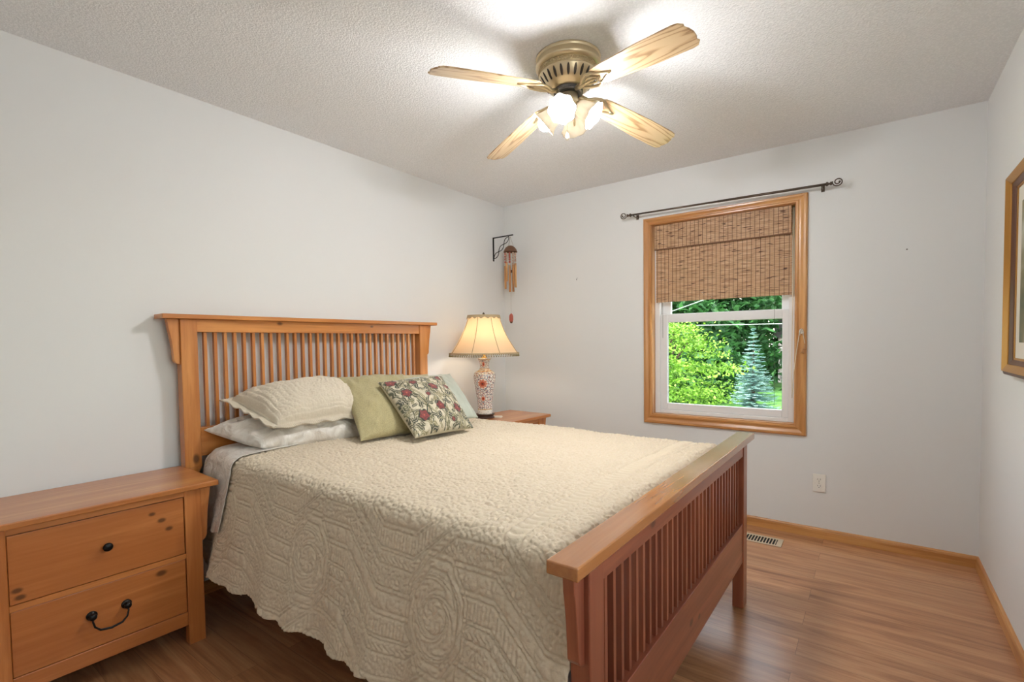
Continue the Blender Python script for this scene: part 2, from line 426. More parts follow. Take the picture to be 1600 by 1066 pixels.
# ------------------------------------------------------------------ curtain rod
M_rod = plain('brushed bronze rod', srgb(96, 84, 74), .35, .75)
ra, rb = Vector((1.235, -.08, 2.152)), Vector((2.44, -.08, 2.134))
rod = empty('curtain_rod', tuple((ra+rb)/2), label='thin dark bronze curtain rod with scrolled ends above the window', cat='curtain rod')
RO = rod.location
bm = B(); tube(bm, [ra-RO, (ra+rb)/2-RO], .0065, 12); obj('rod', bm, M_rod, rod, smooth=True)
bm = B(); tube(bm, [(ra+rb)/2-RO, rb-RO], .0078, 12); obj('rod', bm, M_rod, rod, smooth=True)
for P0, s_ in ((ra, -1), (rb, 1)):
    bm = B(); M_ = Matrix.Translation(P0-RO) @ Matrix.Rotation(PI/2*s_, 4, 'Y')
    lathe(bm, [(.001, -.002), (.011, 0), (.013, .005), (.010, .011), (.006, .014), (.006, .018), (.010, .022), (.011, .026), (.007, .031), (.001, .033)], 16, M_)
    pts = []; c0 = P0-RO+Vector((s_*.058, 0, .004))
    for k in range(34):
        a = PI+.25 - k*.29; rr = .026-.0175*k/33
        pts.append(c0+Vector((s_*rr*math.cos(a)*1.05, 0, -rr*math.sin(a)*1.0)))
    tube(bm, pts, .0034, 8); sphere(bm, pts[-1], .006)
    obj('finial', bm, M_rod, rod, smooth=True)
    bm = B(); bx_ = P0.x-RO.x-s_*.02
    zc = P0.z-RO.z
    tube(bm, [(bx_, .0, zc-.008), (bx_, .02, zc-.012), (bx_, .055, zc-.012), (bx_, .076, zc-.006)], .004, 8)
    box(bm, bx_-.009, bx_+.009, .074, .080, zc-.022, zc+.012); tube(bm, [(bx_, -.0115, zc), (bx_, -.008, zc-.0105), (bx_, .004, zc-.0125), (bx_, .0115, zc-.004)], .003, 6)
    obj('bracket', bm, M_rod, rod, smooth=False)

# ------------------------------------------------------------------ outlet, vent, picture, nails
out = empty('wall_outlet', (2.414, 0, .341), label='ivory double electrical outlet low on the window wall', cat='outlet')
bm = B(); box(bm, -.034, .034, -.006, 0, -.056, .056); pl = obj('cover_plate', bm, M_white_plastic, out, bevel=.004)
for zc in (.020, -.020):
    bm = B(); pts = [(.0165*math.cos(a)*1.0, zc+max(-.0135, min(.0135, .0168*math.sin(a)))) for a in [2*PI*k/28 for k in range(28)]]
    prism(bm, pts, 1, -.0075, -.004); so_ = obj('socket', bm, M_white_plastic, out, bevel=.0006)
    bm = B(); box(bm, -.0075, -.0055, -.0082, -.006, zc, zc+.008); box(bm, .0055, .0075, -.0082, -.006, zc-.001, zc+.009)
    sphere(bm, (0, -.0072, zc-.007), .0024, .0012, .0026, 10, 8); obj('slots', bm, M_dark, so_)
bm = B(); lathe(bm, [(.0035, 0), (.003, .0015), (.0005, .002)], 12, Matrix.Translation((0, -.006, 0)) @ Matrix.Rotation(PI/2, 4, 'X')); obj('screw', bm, plain('screw', (.6, .58, .5), .3, .6), out)

ven = empty('floor_vent', (2.10, -.235, 0), label='cream metal floor register beside the window wall', cat='vent')
M_vent = plain('almond enamel', srgb(205, 190, 165), .4)
bm = B(); box(bm, -.15, .147, -.063, -.048, 0, .005); box(bm, -.15, .147, .048, .063, 0, .005); box(bm, -.15, -.128, -.048, .048, 0, .005); box(bm, .118, .147, -.048, .048, 0, .005)
obj('frame', bm, M_vent, ven, bevel=.002)
bm = B(); box(bm, -.128, .118, -.048, .048, .0003, .001); obj('duct', bm, M_dark, ven)
bm = B()
for k in range(15):
    x = -.121+k*.0165; box(bm, x-.0026, x+.0026, -.048, .048, .001, .0045)
obj('louvre', bm, M_vent, ven)

M_gold = plain('antique gold leaf', srgb(176, 126, 56), .4, .5, bump=(60, .3, .002))
M_fdark = plain('dark walnut moulding', srgb(92, 58, 42), .4)
pic = empty('framed_picture', (W, -1.12, 1.476), label='picture in a wide gold and walnut frame on the right wall', cat='picture')
hy, hz = .415, .401
def ringframe(q0, q1, x0, x1):
    """rectangular ring between insets q0<q1, sloping from depth x0 to x1"""
    bm = B()
    def loop(q, x): return [bm.verts.new((x, sy*(hy-q), sz*(hz-q))) for sy, sz in ((-1, -1), (1, -1), (1, 1), (-1, 1))]
    L = [loop(q0, 0), loop(q0, x0), loop(q1, x1), loop(q1, 0)]
    for a, b in zip(L, L[1:]):
        for k in range(4): bm.faces.new((a[k], a[(k+1) % 4], b[(k+1) % 4], b[k]))
    return bm
obj('outer_moulding', ringframe(0, .014, -.030, -.036), M_fdark, pic, bevel=.002)
obj('gilt_moulding', ringframe(.014, .042, -.040, -.026), M_gold, pic, bevel=.002)
obj('inner_moulding', ringframe(.042, .060, -.024, -.014), M_fdark, pic, bevel=.002)
obj('slip', ringframe(.060, .068, -.012, -.010), M_gold, pic)
bm = B(); box(bm, -.008, -.002, -hy+.066, hy-.066, -hz+.066, hz-.066); obj('mat_board', bm, plain('cream mat board', (.75, .7, .62), .9), pic)
t = NT('muted landscape'); tc = t.n('TexCoord'); no = t.n('TexNoise', i_Scale=5.0, i_Detail=5.0); t.l(tc.outputs['Object'], no.inputs['Vector'])
rp = t.ramp(no.outputs[0], [(.3, srgb(70, 80, 60)), (.5, srgb(130, 120, 90)), (.7, srgb(190, 185, 170))]); t.l(rp.outputs[0], t.b.inputs['Base Color']); t.set(Roughness=.6)
bm = B(); box(bm, -.009, -.008, -hy+.13, hy-.13, -hz+.13, hz-.13); obj('print', bm, t.m, pic)

for (x, z, nm, rz_, lb) in ((2.818, 1.719, 'wall_nail', 0, 'small grey nail in the wall right of the window'), (.742, 1.738, 'wall_hook', 1, 'tiny grey hook in the wall left of the window')):
    bm = B()
    if rz_: tube(bm, [(0, 0, .008), (0, -.006, .006), (0, -.007, -.006), (0, -.012, -.010), (0, -.015, -.004)], .002, 6)
    else: lathe(bm, [(.0016, 0), (.0016, .010), (.0042, .0102), (.0042, .012), (.0005, .0125)], 10, Matrix.Rotation(PI/2, 4, 'X'))
    o = obj(nm, bm, plain('dull steel '+nm, (.2, .19, .17), .4, .8), None, loc=(x, 0, z)); tag(o, lb, 'nail' if not rz_ else 'hook')

# ------------------------------------------------------------------ BED
PD, PL = srgb(182, 108, 44), srgb(222, 152, 80)
BD, BL = srgb(124, 64, 44), srgb(164, 96, 66)     # same pine, with its dull reddish sheen painted into the footboard colour
knotsH = [(.1, -.728, .70, .016), (.1, .30, 1.345, .010), (.1, -.30, 1.35, .012)]
M_hx = wood('honey pine headboard rail', PD, PL, 1, 1.0, coat=.35, knots=knotsH)
M_hz = wood('honey pine headboard post', PD, PL, 2, 1.0, coat=.35, knots=knotsH[:1])
knotsF = [(2.205, -.40, .735, .013), (2.205, -.06, .30, .014), (2.205, .03, .28, .010), (2.18, -.825, .675, .012), (2.18, -.825, .60, .012)]
M_fy = wood('sheen toned footboard rail', BD, BL, 1, 1.0, coat=.5, rough=.32, knots=knotsF[:3])
M_fcap = wood('footboard cap', srgb(160, 100, 52), srgb(196, 134, 76), 1, 1.0, coat=1.0, rough=.2, bumpy=0)
M_fz = wood('sheen toned footboard post', BD, BL, 2, 1.0, coat=.5, rough=.32, knots=knotsF[3:])
bed = empty('bed_frame', (-.002, -1.829, 0), -.0065, 'honey pine mission bed frame with slatted headboard and footboard', 'bed')
def corbel(side, x0, x1, ztop, zbot, w0, w1):
    """side -1/+1; board beside the post tapering downwards with a rounded lower end"""
    y = .774; bm = B(); L = ztop-zbot
    pts = [(y, ztop), (y+w0, ztop), (y+w0-.004, ztop-.10*L)]
    for k in range(1, 7):
        f = k/6; pts.append((y+w0+(w1-w0)*(f**.8)-.002*math.sin(f*PI), ztop-(.10+.70*f)*L))
    for k in range(1, 6):
        a = PI/2*k/5; pts.append((y+w1*math.cos(a), zbot+.12*L*(1-math.sin(a))))
    pts.append((y, zbot)) if pts[-1][0] > y+.001 else None
    prism(bm, [(side*a, b) for a, b in pts], 0, x0, x1); return bm
def spindles(n, x0, x1, z0, z1, mat, w_=.014):
    s_ = (1.406+w_)/(n+1)
    for k in range(n):
        y = -.703 - w_/2 + s_*(k+1)
        bm = B(); box(bm, x0, x1, y-w_/2, y+w_/2, z0, z1); obj('spindle', bm, mat, bed)
# headboard
bm = B(); box(bm, .020, .126, -.851, .851, 1.362, 1.383); obj('headboard_cap', bm, M_hx, bed, bevel=.003)
for s_ in (-1, 1):
    bm = B()
    y0, y1 = sorted((s_*.703, s_*.774)); box(bm, .045, .100, y0, y1, .66, 1.362)
    pts = [(s_*.774, 0), (s_*.722, 0), (s_*.722, .60), (s_*.712, .64), (s_*.703, .66), (s_*.774, .66)]; prism(bm, pts, 0, .045, .098)
    obj('headboard_post', bm, M_hz, bed, bevel=.003)
    obj('bracket', corbel(s_, .058, .088, 1.362, 1.150, .050, .026), M_hz, bed, bevel=.002)
bm = B(); box(bm, .052, .095, -.703, .703, 1.301, 1.362); obj('headboard_rail', bm, M_hx, bed, bevel=.002)
bm = B(); box(bm, .052, .095, -.703, .703, .708, .845); obj('headboard_rail', bm, M_hx, bed, bevel=.002)
spindles(30, .062, .083, .845, 1.301, M_hz)
# footboard
bm = B(); box(bm, 2.148, 2.222, -.851, .851, .760, .789); obj('footboard_cap', bm, M_fcap, bed, bevel=.003)
for s_ in (-1, 1):
    y0, y1 = sorted((s_*.704, s_*.774))
    bm = B(); box(bm, 2.158, 2.206, y0, y1, 0.0, .760); obj('footboard_post', bm, M_fz, bed, bevel=.003)
    obj('bracket', corbel(s_, 2.166, 2.194, .760, .545, .047, .028), M_fz, bed, bevel=.002)
bm = B(); box(bm, 2.163, 2.202, -.704, .704, .702, .760); obj('footboard_rail', bm, M_fy, bed, bevel=.002)
bm = B(); box(bm, 2.163, 2.202, -.704, .704, .215, .395); obj('footboard_rail', bm, M_fy, bed, bevel=.002)
spindles(30, 2.170, 2.190, .395, .702, M_fz)
for s_ in (-1, 1):
    y0, y1 = sorted((s_*.715, s_*.74)); bm = B(); box(bm, .095, 2.165, y0, y1, .29, .42); obj('side_rail', bm, wood('side rail %d' % s_, BD, BL, 0), bed, bevel=.002)
def bedthing(name, label, cat, group=None):
    return empty(name, (-.002, -1.829, 0), -.0065, label, cat, group)
BEDROT = (bed.location.copy(), -.0065)
def place_on_bed(o): o.location = BEDROT[0]; o.rotation_euler = (0, 0, BEDROT[1]); return o
bm = B(); box(bm, .115, 2.135, -.69, .69, .315, .50); bs = place_on_bed(obj('box_spring', bm, plain('grey ticking', (.45, .44, .42), .9), None, bevel=.03, seg=3)); tag(bs, 'box spring under the mattress inside the bed frame', 'box spring')
bm = B(); box(bm, .108, 2.140, -.70, .70, .502, .728); ma_ = place_on_bed(obj('mattress', bm, plain('white mattress ticking', (.75, .74, .72), .9), None, bevel=.04, seg=4)); tag(ma_, 'mattress under the cream quilt', 'mattress')

# ------------------------------------------------------------------ quilt
def smooth(a, b, x):
    q = np.clip((x-a)/(b-a), 0, 1); return q*q*(3-2*q)
rng = np.random.default_rng(7)
def voro(U, V, cell, seed=0, ang=None):
    """F1,F2 distances to jittered grid points"""
    g = np.random.default_rng(seed); N = 512
    jx = g.random((N, N)); jy = g.random((N, N))
    x, y = U/cell, V/cell; ix, iy = np.floor(x).astype(int), np.floor(y).astype(int)
    f1 = np.full(U.shape, 9.0); f2 = np.full(U.shape, 9.0)
    for a in (-1, 0, 1):
        for b in (-1, 0, 1):
            cx, cy = ix+a, iy+b; px = cx+jx[cx % N, cy % N]; py = cy+jy[cx % N, cy % N]
            dd = np.hypot(x-px, y-py); n1_ = np.minimum(f1, dd); f2 = np.minimum(f2, np.maximum(f1, dd)); f1 = n1_
    return f1, f2
def vnoise(U, V, cell, seed=0):
    g = np.random.default_rng(seed); N = 256; T = g.random((N, N))
    x, y = U/cell, V/cell; ix, iy = np.floor(x).astype(int), np.floor(y).astype(int); fx, fy = x-ix, y-iy
    fx = fx*fx*(3-2*fx); fy = fy*fy*(3-2*fy)
    t00, t10, t01, t11 = T[ix % N, iy % N], T[(ix+1) % N, iy % N], T[ix % N, (iy+1) % N], T[(ix+1) % N, (iy+1) % N]
    return (t00*(1-fx)+t10*fx)*(1-fy)+(t01*(1-fx)+t11*fx)*fy
def groove(dist, wd): return 1-np.exp(-(dist/wd)**2)     # 0 in the seam, 1 away
def quilt_height(U, V, side):
    """height 0..1 of the stitched pattern; U along the bed, V across (metres of cloth). side: 1 on the drape"""
    # crinkled stipple
    Uw = U+.010*(vnoise(U, V, .03, 3)-.5); Vw = V+.010*(vnoise(U, V, .03, 4)-.5)
    f1, f2 = voro(Uw, Vw, .021, 11); stip = np.clip((f2-f1)*1.9, 0, 1)**.55
    g1, g2 = voro(Uw*1.3, Vw*.8, .014, 12); fine = np.clip((g2-g1)*1.8, 0, 1)**.6
    # zig-zag strips
    P = .62; A = .13
    tri = np.abs(((U/P) % 1)-.5)*2
    flat = np.clip(tri*1.9-.45, 0, 1)
    w_ = V + A*flat
    band = (w_/.235) % 1; bd = band*.235
    lines = np.ones_like(U)
    for e in (0.0, .014, .062, .076, .130, .140, .175, .235): lines = np.minimum(lines, groove(np.abs(bd-e), .0028))
    h = fine*.55+.35
    b1 = (bd > .014) & (bd < .062)                      # row of discs
    cu = ((U/.048) % 1-.5)*.048; cv_ = bd-.038; rr = np.hypot(cu, cv_)
    h = np.where(b1, .35+.6*np.sqrt(np.clip(1-(rr/.023)**2, 0, 1)), h)
    b2 = (bd > .076) & (bd < .130)                      # cross ribs
    h = np.where(b2, .45+.4*np.abs(np.sin(PI*U/.013)), h)
    b3 = (bd > .140) & (bd < .175)                      # s-curves
    h = np.where(b3, .3+.6*np.abs(np.sin(PI*(U+.012*np.sin((bd-.14)/.035*2*PI))/.021)), h)
    band_h = h*lines
    # octagon medallions
    mu = ((U-.18)/.62 % 1-.5)*.62; mv = V-.26
    oc = np.maximum(np.maximum(np.abs(mu), np.abs(mv)*.72), (np.abs(mu)+np.abs(mv)*.72)*.72)
    th = np.arctan2(mv, mu); rad_ = np.hypot(mu, mv)
    pet = .4+.55*np.abs(np.cos(4*th+6*np.sin(rad_*60)))*np.clip(rad_/.03, 0, 1)
    med = np.where(oc < .105, pet*groove(np.abs(oc-.085), .003)*groove(np.abs(rad_-.045), .003), band_h)
    med = med*groove(np.abs(oc-.105), .003)*groove(np.abs(oc-.117), .003)
    sidepat = .75*med+.25*stip
    # top: stipple with long serpentine lines and border strips
    wav = V+.03*np.sin(U*7+2*np.sin(V*5))
    tl_ = groove(np.abs(((wav/.17) % 1-.5)*.17), .004)
    top = (.65*stip+.35*fine)*(.4+.6*tl_)
    for e in (1.985, 2.005, 1.93): top = top*groove(np.abs(U-e+.006*np.sin(V*9)), .004)
    top = np.where((U > 1.935) & (U < 1.985), .35+.6*np.abs(np.sin(PI*(V+.01*np.sin((U-1.93)*60))/.03))*groove(np.minimum(np.abs(U-1.93), np.abs(U-1.985)), .004), top)
    return side*sidepat+(1-side)*top
def quilt_surface(U, S, x_head, zoff=0.0, hem=None):
    """U: x in bed coords.  S: -1..1 across (arc param), returns xyz and cloth coordinate V"""
    HEM = hem(U) if hem else None
    top_half = .700; L_side = .745-HEM
    Vc = np.abs(S)                                      # arc distance from centre
    sgn = np.sign(S)
    rc = .055
    head = 1-smooth(.10, .62, U)                        # edge pulled in near the headboard
    half = .735-.055*head + .012*np.sin(U*3.1+.5)
    a = half-rc
    Lc = rc*PI/2
    tt = Vc
    y = np.where(tt < a, tt, np.where(tt < a+Lc, a+rc*np.sin((tt-a)/rc), half))
    crown = .012*np.cos(np.clip(tt/.72, 0, 1)*PI/2)+.004*np.sin(U*5+S*3)
    zt = .748+crown+zoff
    z = np.where(tt < a, zt, np.where(tt < a+Lc, zt-rc*(1-np.cos((tt-a)/rc)), zt-rc-(tt-a-Lc)))
    down = np.clip((tt-a-Lc)/.40, 0, 1.3)
    fold = .010*np.sin(U*2*PI/.47+1.0)+.006*np.sin(U*2*PI/.21+.4)
    y = y+down*(.078+fold*1.3*down)
    y = y + .0*U
    return U, sgn*y, z, half
def build_quilt():
    x0, x1 = .205, 2.156
    nu, nv = 620, 780
    us = np.linspace(x0, x1, nu)
    def hem_z(U):
        base = .268+.012*np.sin(U*4.0)+.10*(1-smooth(x0-.02, x0+.17, U))**2
        sc_ = .011*np.abs(np.sin(PI*(U+.03)/.128))
        return base-sc_
    hz_ = hem_z(us)
    half = .735-.055*(1-smooth(.10, .62, us))+.012*np.sin(us*3.1+.5)
    a = half-.055
    Ltot = a+.055*PI/2+(.748-.055-hz_)
    k = np.linspace(-1, 1, nv)[None, :]
    S = k*Ltot[:, None]; U = np.repeat(us[:, None], nv, 1)
    X, Y, Z, hf = quilt_surface(U, S, x0, 0.0, hem_z)
    # the foot end dips behind the footboard
    Z = Z-.055*smooth(2.07, 2.15, U)*(np.abs(S) < .72)
    Z = Z+.006*(vnoise(U, S+3, .22, 21)-.5)+.004*(vnoise(U, S+3, .09, 22)-.5)*(np.abs(S) < .7)
    side = smooth(.70, .76, np.abs(S)-.012*np.sin(U*3.1))
    h = quilt_height(U, np.where(side > .5, np.abs(S)-.70, S)+.0, side)
    P = np.stack([X, Y, Z], -1)
    du = np.gradient(P, axis=0); dv = np.gradient(P, axis=1)
    N = np.cross(du, dv); N /= np.linalg.norm(N, axis=-1, keepdims=True)+1e-9
    P = P+N*((h-.5)*.0105)[..., None]
    edge = np.minimum(np.arange(nv), np.arange(nv)[::-1])[None, :]
    P = P+N*(.002*(edge < 3))[..., None]
    V, F = grid_mesh(P)
    return V, F, np.stack([U.ravel(), S.ravel()], 1)
t = NT('cream quilted cotton'); tc = t.n('TexCoord')
no = t.n('TexNoise', i_Scale=900.0, i_Detail=2.0); t.l(tc.outputs['Object'], no.inputs['Vector'])
n5 = t.n('TexNoise', i_Scale=130.0, i_Detail=3.0); t.l(tc.outputs['Object'], n5.inputs['Vector'])
b1 = t.n('Bump', i_Strength=.6, i_Distance=.003); t.l(n5.outputs[0], b1.inputs['Height'])
t.bump(no.outputs[0], .15, .0006, b1.outputs[0])
t.set(Base_Color=(.655, .545, .395, 1), Roughness=.85, Sheen_Weight=.25); M_quilt = t.m
V_, F_, UV_ = build_quilt()
quilt = np_obj('quilt', V_, F_, M_quilt, uv=UV_); place_on_bed(quilt)
so2 = quilt.modifiers.new('thick', 'SOLIDIFY'); so2.thickness = .007; so2.offset = -1
tag(quilt, 'cream quilted bedspread with scalloped hem draped over the bed', 'quilt')

# satin sheet band lying over the quilt at the head
def build_sheet():
    x0, x1 = .112, .50; nu, nv = 90, 420
    us = np.linspace(x0, x1, nu)
    hz_ = .40+.045*smooth(.18, .45, us)+.006*np.sin(us*40)
    half = .735-.055*(1-smooth(.10, .62, us))+.012*np.sin(us*3.1+.5)
    a = half-.055; Ln = a+.055*PI/2+(.748-.055-hz_)
    k = np.linspace(-1, 1, nv)[None, :]; S = k*Ln[:, None]; U = np.repeat(us[:, None], nv, 1)
    X, Y, Z, hf = quilt_surface(U, S, x0, .008, lambda q: .35+0*q)
    down = np.clip((np.abs(S)-.74)/.3, 0, 1)
    Y = Y+np.sign(S)*(.008+.010*down*np.sin(U*55+np.abs(S)*4)*.5+.006*down)*(np.abs(S) > .66)
    Z = Z+.004*(vnoise(U, S+3, .05, 31)-.5)
    Z = Z-.030*(1-smooth(.11, .19, U))
    P = np.stack([X, Y, Z], -1); return grid_mesh(P)
M_satin = NT('ivory satin'); tc = M_satin.n('TexCoord')
no = M_satin.n('TexNoise', i_Scale=12.0, i_Detail=3.0, i_Distortion=1.6); M_satin.l(tc.outputs['Object'], no.inputs['Vector']); M_satin.bump(no.outputs[0], .7, .02)
rp = M_satin.ramp(no.outputs[0], [(.35, (.60, .53, .45)), (.65, (.80, .75, .68))]); M_satin.l(rp.outputs[0], M_satin.b.inputs['Base Color'])
M_satin.set(Roughness=.30, Sheen_Weight=.3); M_satin = M_satin.m
V_, F_ = build_sheet()
sheet = np_obj('satin_sheet', V_, F_, M_satin); place_on_bed(sheet); m_ = sheet.modifiers.new('thick', 'SOLIDIFY'); m_.thickness = .0025; m_.offset = 1
tag(sheet, 'ivory satin sheet folded over the head of the quilt', 'sheet')

# ------------------------------------------------------------------ pillows
def sham_relief(U, V, fu):
    """stitched relief of the sham: striped border, feathered centre"""
    f1, f2 = voro(U*.34+3, V*.34+3, .020, 61); st = np.clip((f2-f1)*1.8, 0, 1)**.6
    m = np.maximum(np.abs(U), np.abs(V)); r_ = np.hypot(U*1.3, V); th = np.arctan2(V, U*1.3)
    h = .5*st+.5*np.abs(np.sin(r_*26+2*np.cos(4*th)))
    h = np.where(m > fu, .4+.6*np.abs(np.sin(np.where(np.abs(U) > np.abs(V), V, U*1.4)*70)), h)
    for e in (fu, fu-.05, fu-.11): h = h*groove(np.abs(m-e), .010)
    return h
def cushion(name, c4, thick, mat, label, cat='pillow', n=90, flange=0.0, sag=0.0, paint=None, wr=.006, seed=0, puff=.5, group=None, parent=None, pinch=.07, relief=0.0, bias=.5):
    """c4: corners BL, BR, TR, TL (seen from the front) in bed coordinates"""
    c4 = [Vector(c) for c in c4]
    g = np.linspace(-1, 1, n)
    U, V = np.meshgrid(g, g, indexing='ij')
    fu = (1-flange); Ui, Vi = np.clip(U/fu, -1, 1), np.clip(V/fu, -1, 1)
    body = (np.clip(1-Ui**2, 0, 1)*np.clip(1-Vi**2, 0, 1))**puff
    # edges curve inwards between the corners
    Up = U*(1-pinch*(1-V**2)*np.abs(U)**3); Vp = V*(1-pinch*(1-U**2)*np.abs(V)**3)
    a, b = (Up+1)/2, (Vp+1)/2
    c = np.array([list(x) for x in c4])
    P = ((1-a)*(1-b))[..., None]*c[0]+(a*(1-b))[..., None]*c[1]+(a*b)[..., None]*c[2]+((1-a)*b)[..., None]*c[3]
    nrm = np.cross(c[1]-c[0], c[3]-c[0]); nrm = nrm/np.linalg.norm(nrm)
    wrk = wr*(vnoise(U*2+5, V*2+5, .5, seed)-.5)*2+wr*.6*(vnoise(U*3+9, V*1.2+9, .35, seed+1)-.5)*2
    ridge = wr*.7*np.abs(np.sin(6*np.arctan2(V, U)+seed))*np.clip(np.hypot(U, V)-.5, 0, 1)
    t1 = thick*bias*2*.5; 
    front = P+nrm*((body*thick*bias)+(wrk-ridge)*np.minimum(1, body*3)+.0025)[..., None]
    back = P-nrm*((body*thick*(1-bias))+.0025)[..., None]
    if sag:
        for q in (front, back): q[..., 2] -= sag*(1-((U)**2))*.5
    if relief: front += nrm*((sham_relief(U, V, fu)-.5)*relief)[..., None]
    if flange:
        fl = np.maximum(np.abs(U), np.abs(V)); rip = .006*np.sin(18*np.arctan2(V, U))*np.clip((fl-fu)/flange, 0, 1)
        for q in (front, back): q += nrm*rip[..., None]
    V1, F1 = grid_mesh(front); V2, F2 = grid_mesh(back)
    F2 = F2[:, ::-1]+len(V1)
    idx = np.arange(n*n).reshape(n, n)
    rim = np.concatenate([idx[:-1, 0], idx[-1, :-1], idx[1:, -1][::-1], idx[0, 1:][::-1]])
    r2_ = np.roll(rim, -1); FR = np.stack([rim, rim+n*n, r2_+n*n, r2_], 1)
    cols = None
    if paint is not None:
        cc = paint((U+1)/2, (V+1)/2).reshape(-1, 3); cols = np.concatenate([cc, np.tile(np.array([[.55, .5, .36]]), (n*n, 1))])
    o = np_obj(name, np.concatenate([V1, V2]), np.concatenate([F1, F2, FR]), mat, parent, cols=cols)
    if parent is None:
        place_on_bed(o); tag(o, label, cat, group)
    return o, c

def fabric(name, col, rough=.85, scale=350.0, st=.3, sheen=.2, weave=None, dist=.001):
    t = NT(name); tc = t.n('TexCoord')
    if weave:
        wv = t.n('TexVoronoi', i_Scale=weave); t.l(tc.outputs['Object'], wv.inputs['Vector']); t.bump(wv.outputs['Distance'], st, dist)
        rp = t.ramp(wv.outputs['Distance'], [(0, tuple(c*1.12 for c in col)), (.7, tuple(c*.82 for c in col))]); t.l(rp.outputs[0], t.b.inputs['Base Color'])
    else:
        no = t.n('TexNoise', i_Scale=scale, i_Detail=3.0); t.l(tc.outputs['Object'], no.inputs['Vector']); t.bump(no.outputs[0], st, dist)
        t.set(Base_Color=(*col, 1))
    t.set(Roughness=rough, Sheen_Weight=sheen); return t.m
M_sham = fabric('quilted taupe sham', (.66, .575, .45), scale=75, st=.55, dist=.004)
M_green = fabric('sage green weave', srgb(180, 168, 124), weave=220, st=.5, dist=.0015)
M_olive = fabric('pale olive weave', srgb(200, 188, 150), weave=260, st=.4)
M_grey = fabric('pale grey green cotton', srgb(176, 180, 166), scale=300, st=.15)
M_lilac = fabric('white cotton', (.75, .74, .74), scale=200, st=.2)

# satin pillow at the near side, quilted sham on it
cushion('sleeping_pillow', [(.47, -.60, .775), (.60, -.03, .775), (.24, .08, .84), (.125, -.70, .835)], .15, M_satin, 'shiny ivory satin pillow lying flat beneath the quilted pillow at the near side', wr=.010, seed=3, puff=.42, pinch=.04, bias=.62)
sham, _ = cushion('quilted_sham', [(.50, -.56, .855), (.60, -.05, .865), (.20, .06, .985), (.13, -.63, .975)], .17, M_sham, 'beige quilted pillow sham with wide border on top of the satin pillow', wr=.008, seed=8, flange=.12, puff=.38, pinch=.02, bias=.8, n=260, relief=.007)
# far side sleeping pillows (mostly hidden)
cushion('sleeping_pillow', [(.52, .12, .775), (.50, .69, .77), (.13, .69, .83), (.15, .12, .84)], .13, M_lilac, 'white cotton pillow lying flat behind the grey green cushion at the far side', wr=.008, seed=13, puff=.42, bias=.6)
t = NT('white print cotton'); tc = t.n('TexCoord'); vo = t.n('TexVoronoi', i_Scale=16.0); t.l(tc.outputs['Object'], vo.inputs['Vector'])
rp = t.ramp(vo.outputs['Distance'], [(.16, srgb(110, 108, 112)), (.24, (.72, .72, .72))]); t.l(rp.outputs[0], t.b.inputs['Base Color']); t.set(Roughness=.8)
cushion('print_pillow', [(.50, .30, .80), (.52, .70, .80), (.34, .735, .93), (.32, .34, .95)], .09, t.m, 'white pillow with grey print peeking out between grey green cushion and lamp', wr=.005, seed=14)

cushion('olive_cushion', [(.42, .22, .80), (.44, .62, .80), (.30, .58, 1.03), (.27, .22, 1.05)], .10, M_olive, 'pale olive cushion mostly hidden behind the floral cushion', 'cushion', seed=5)
cushion('grey_cushion', [(.735, .16, .80), (.765, .545, .785), (.42, .665, 1.03), (.40, .26, 1.02)], .11, M_grey, 'plain grey green cushion sticking out right of the floral cushion', 'cushion', seed=6, pinch=.05)
cushion('green_cushion', [(.735, -.265, .775), (.80, .12, .775), (.40, .285, 1.05), (.345, -.125, 1.055)], .14, M_green, 'sage green woven cushion leaning between quilted pillow and floral cushion', 'cushion', seed=7)

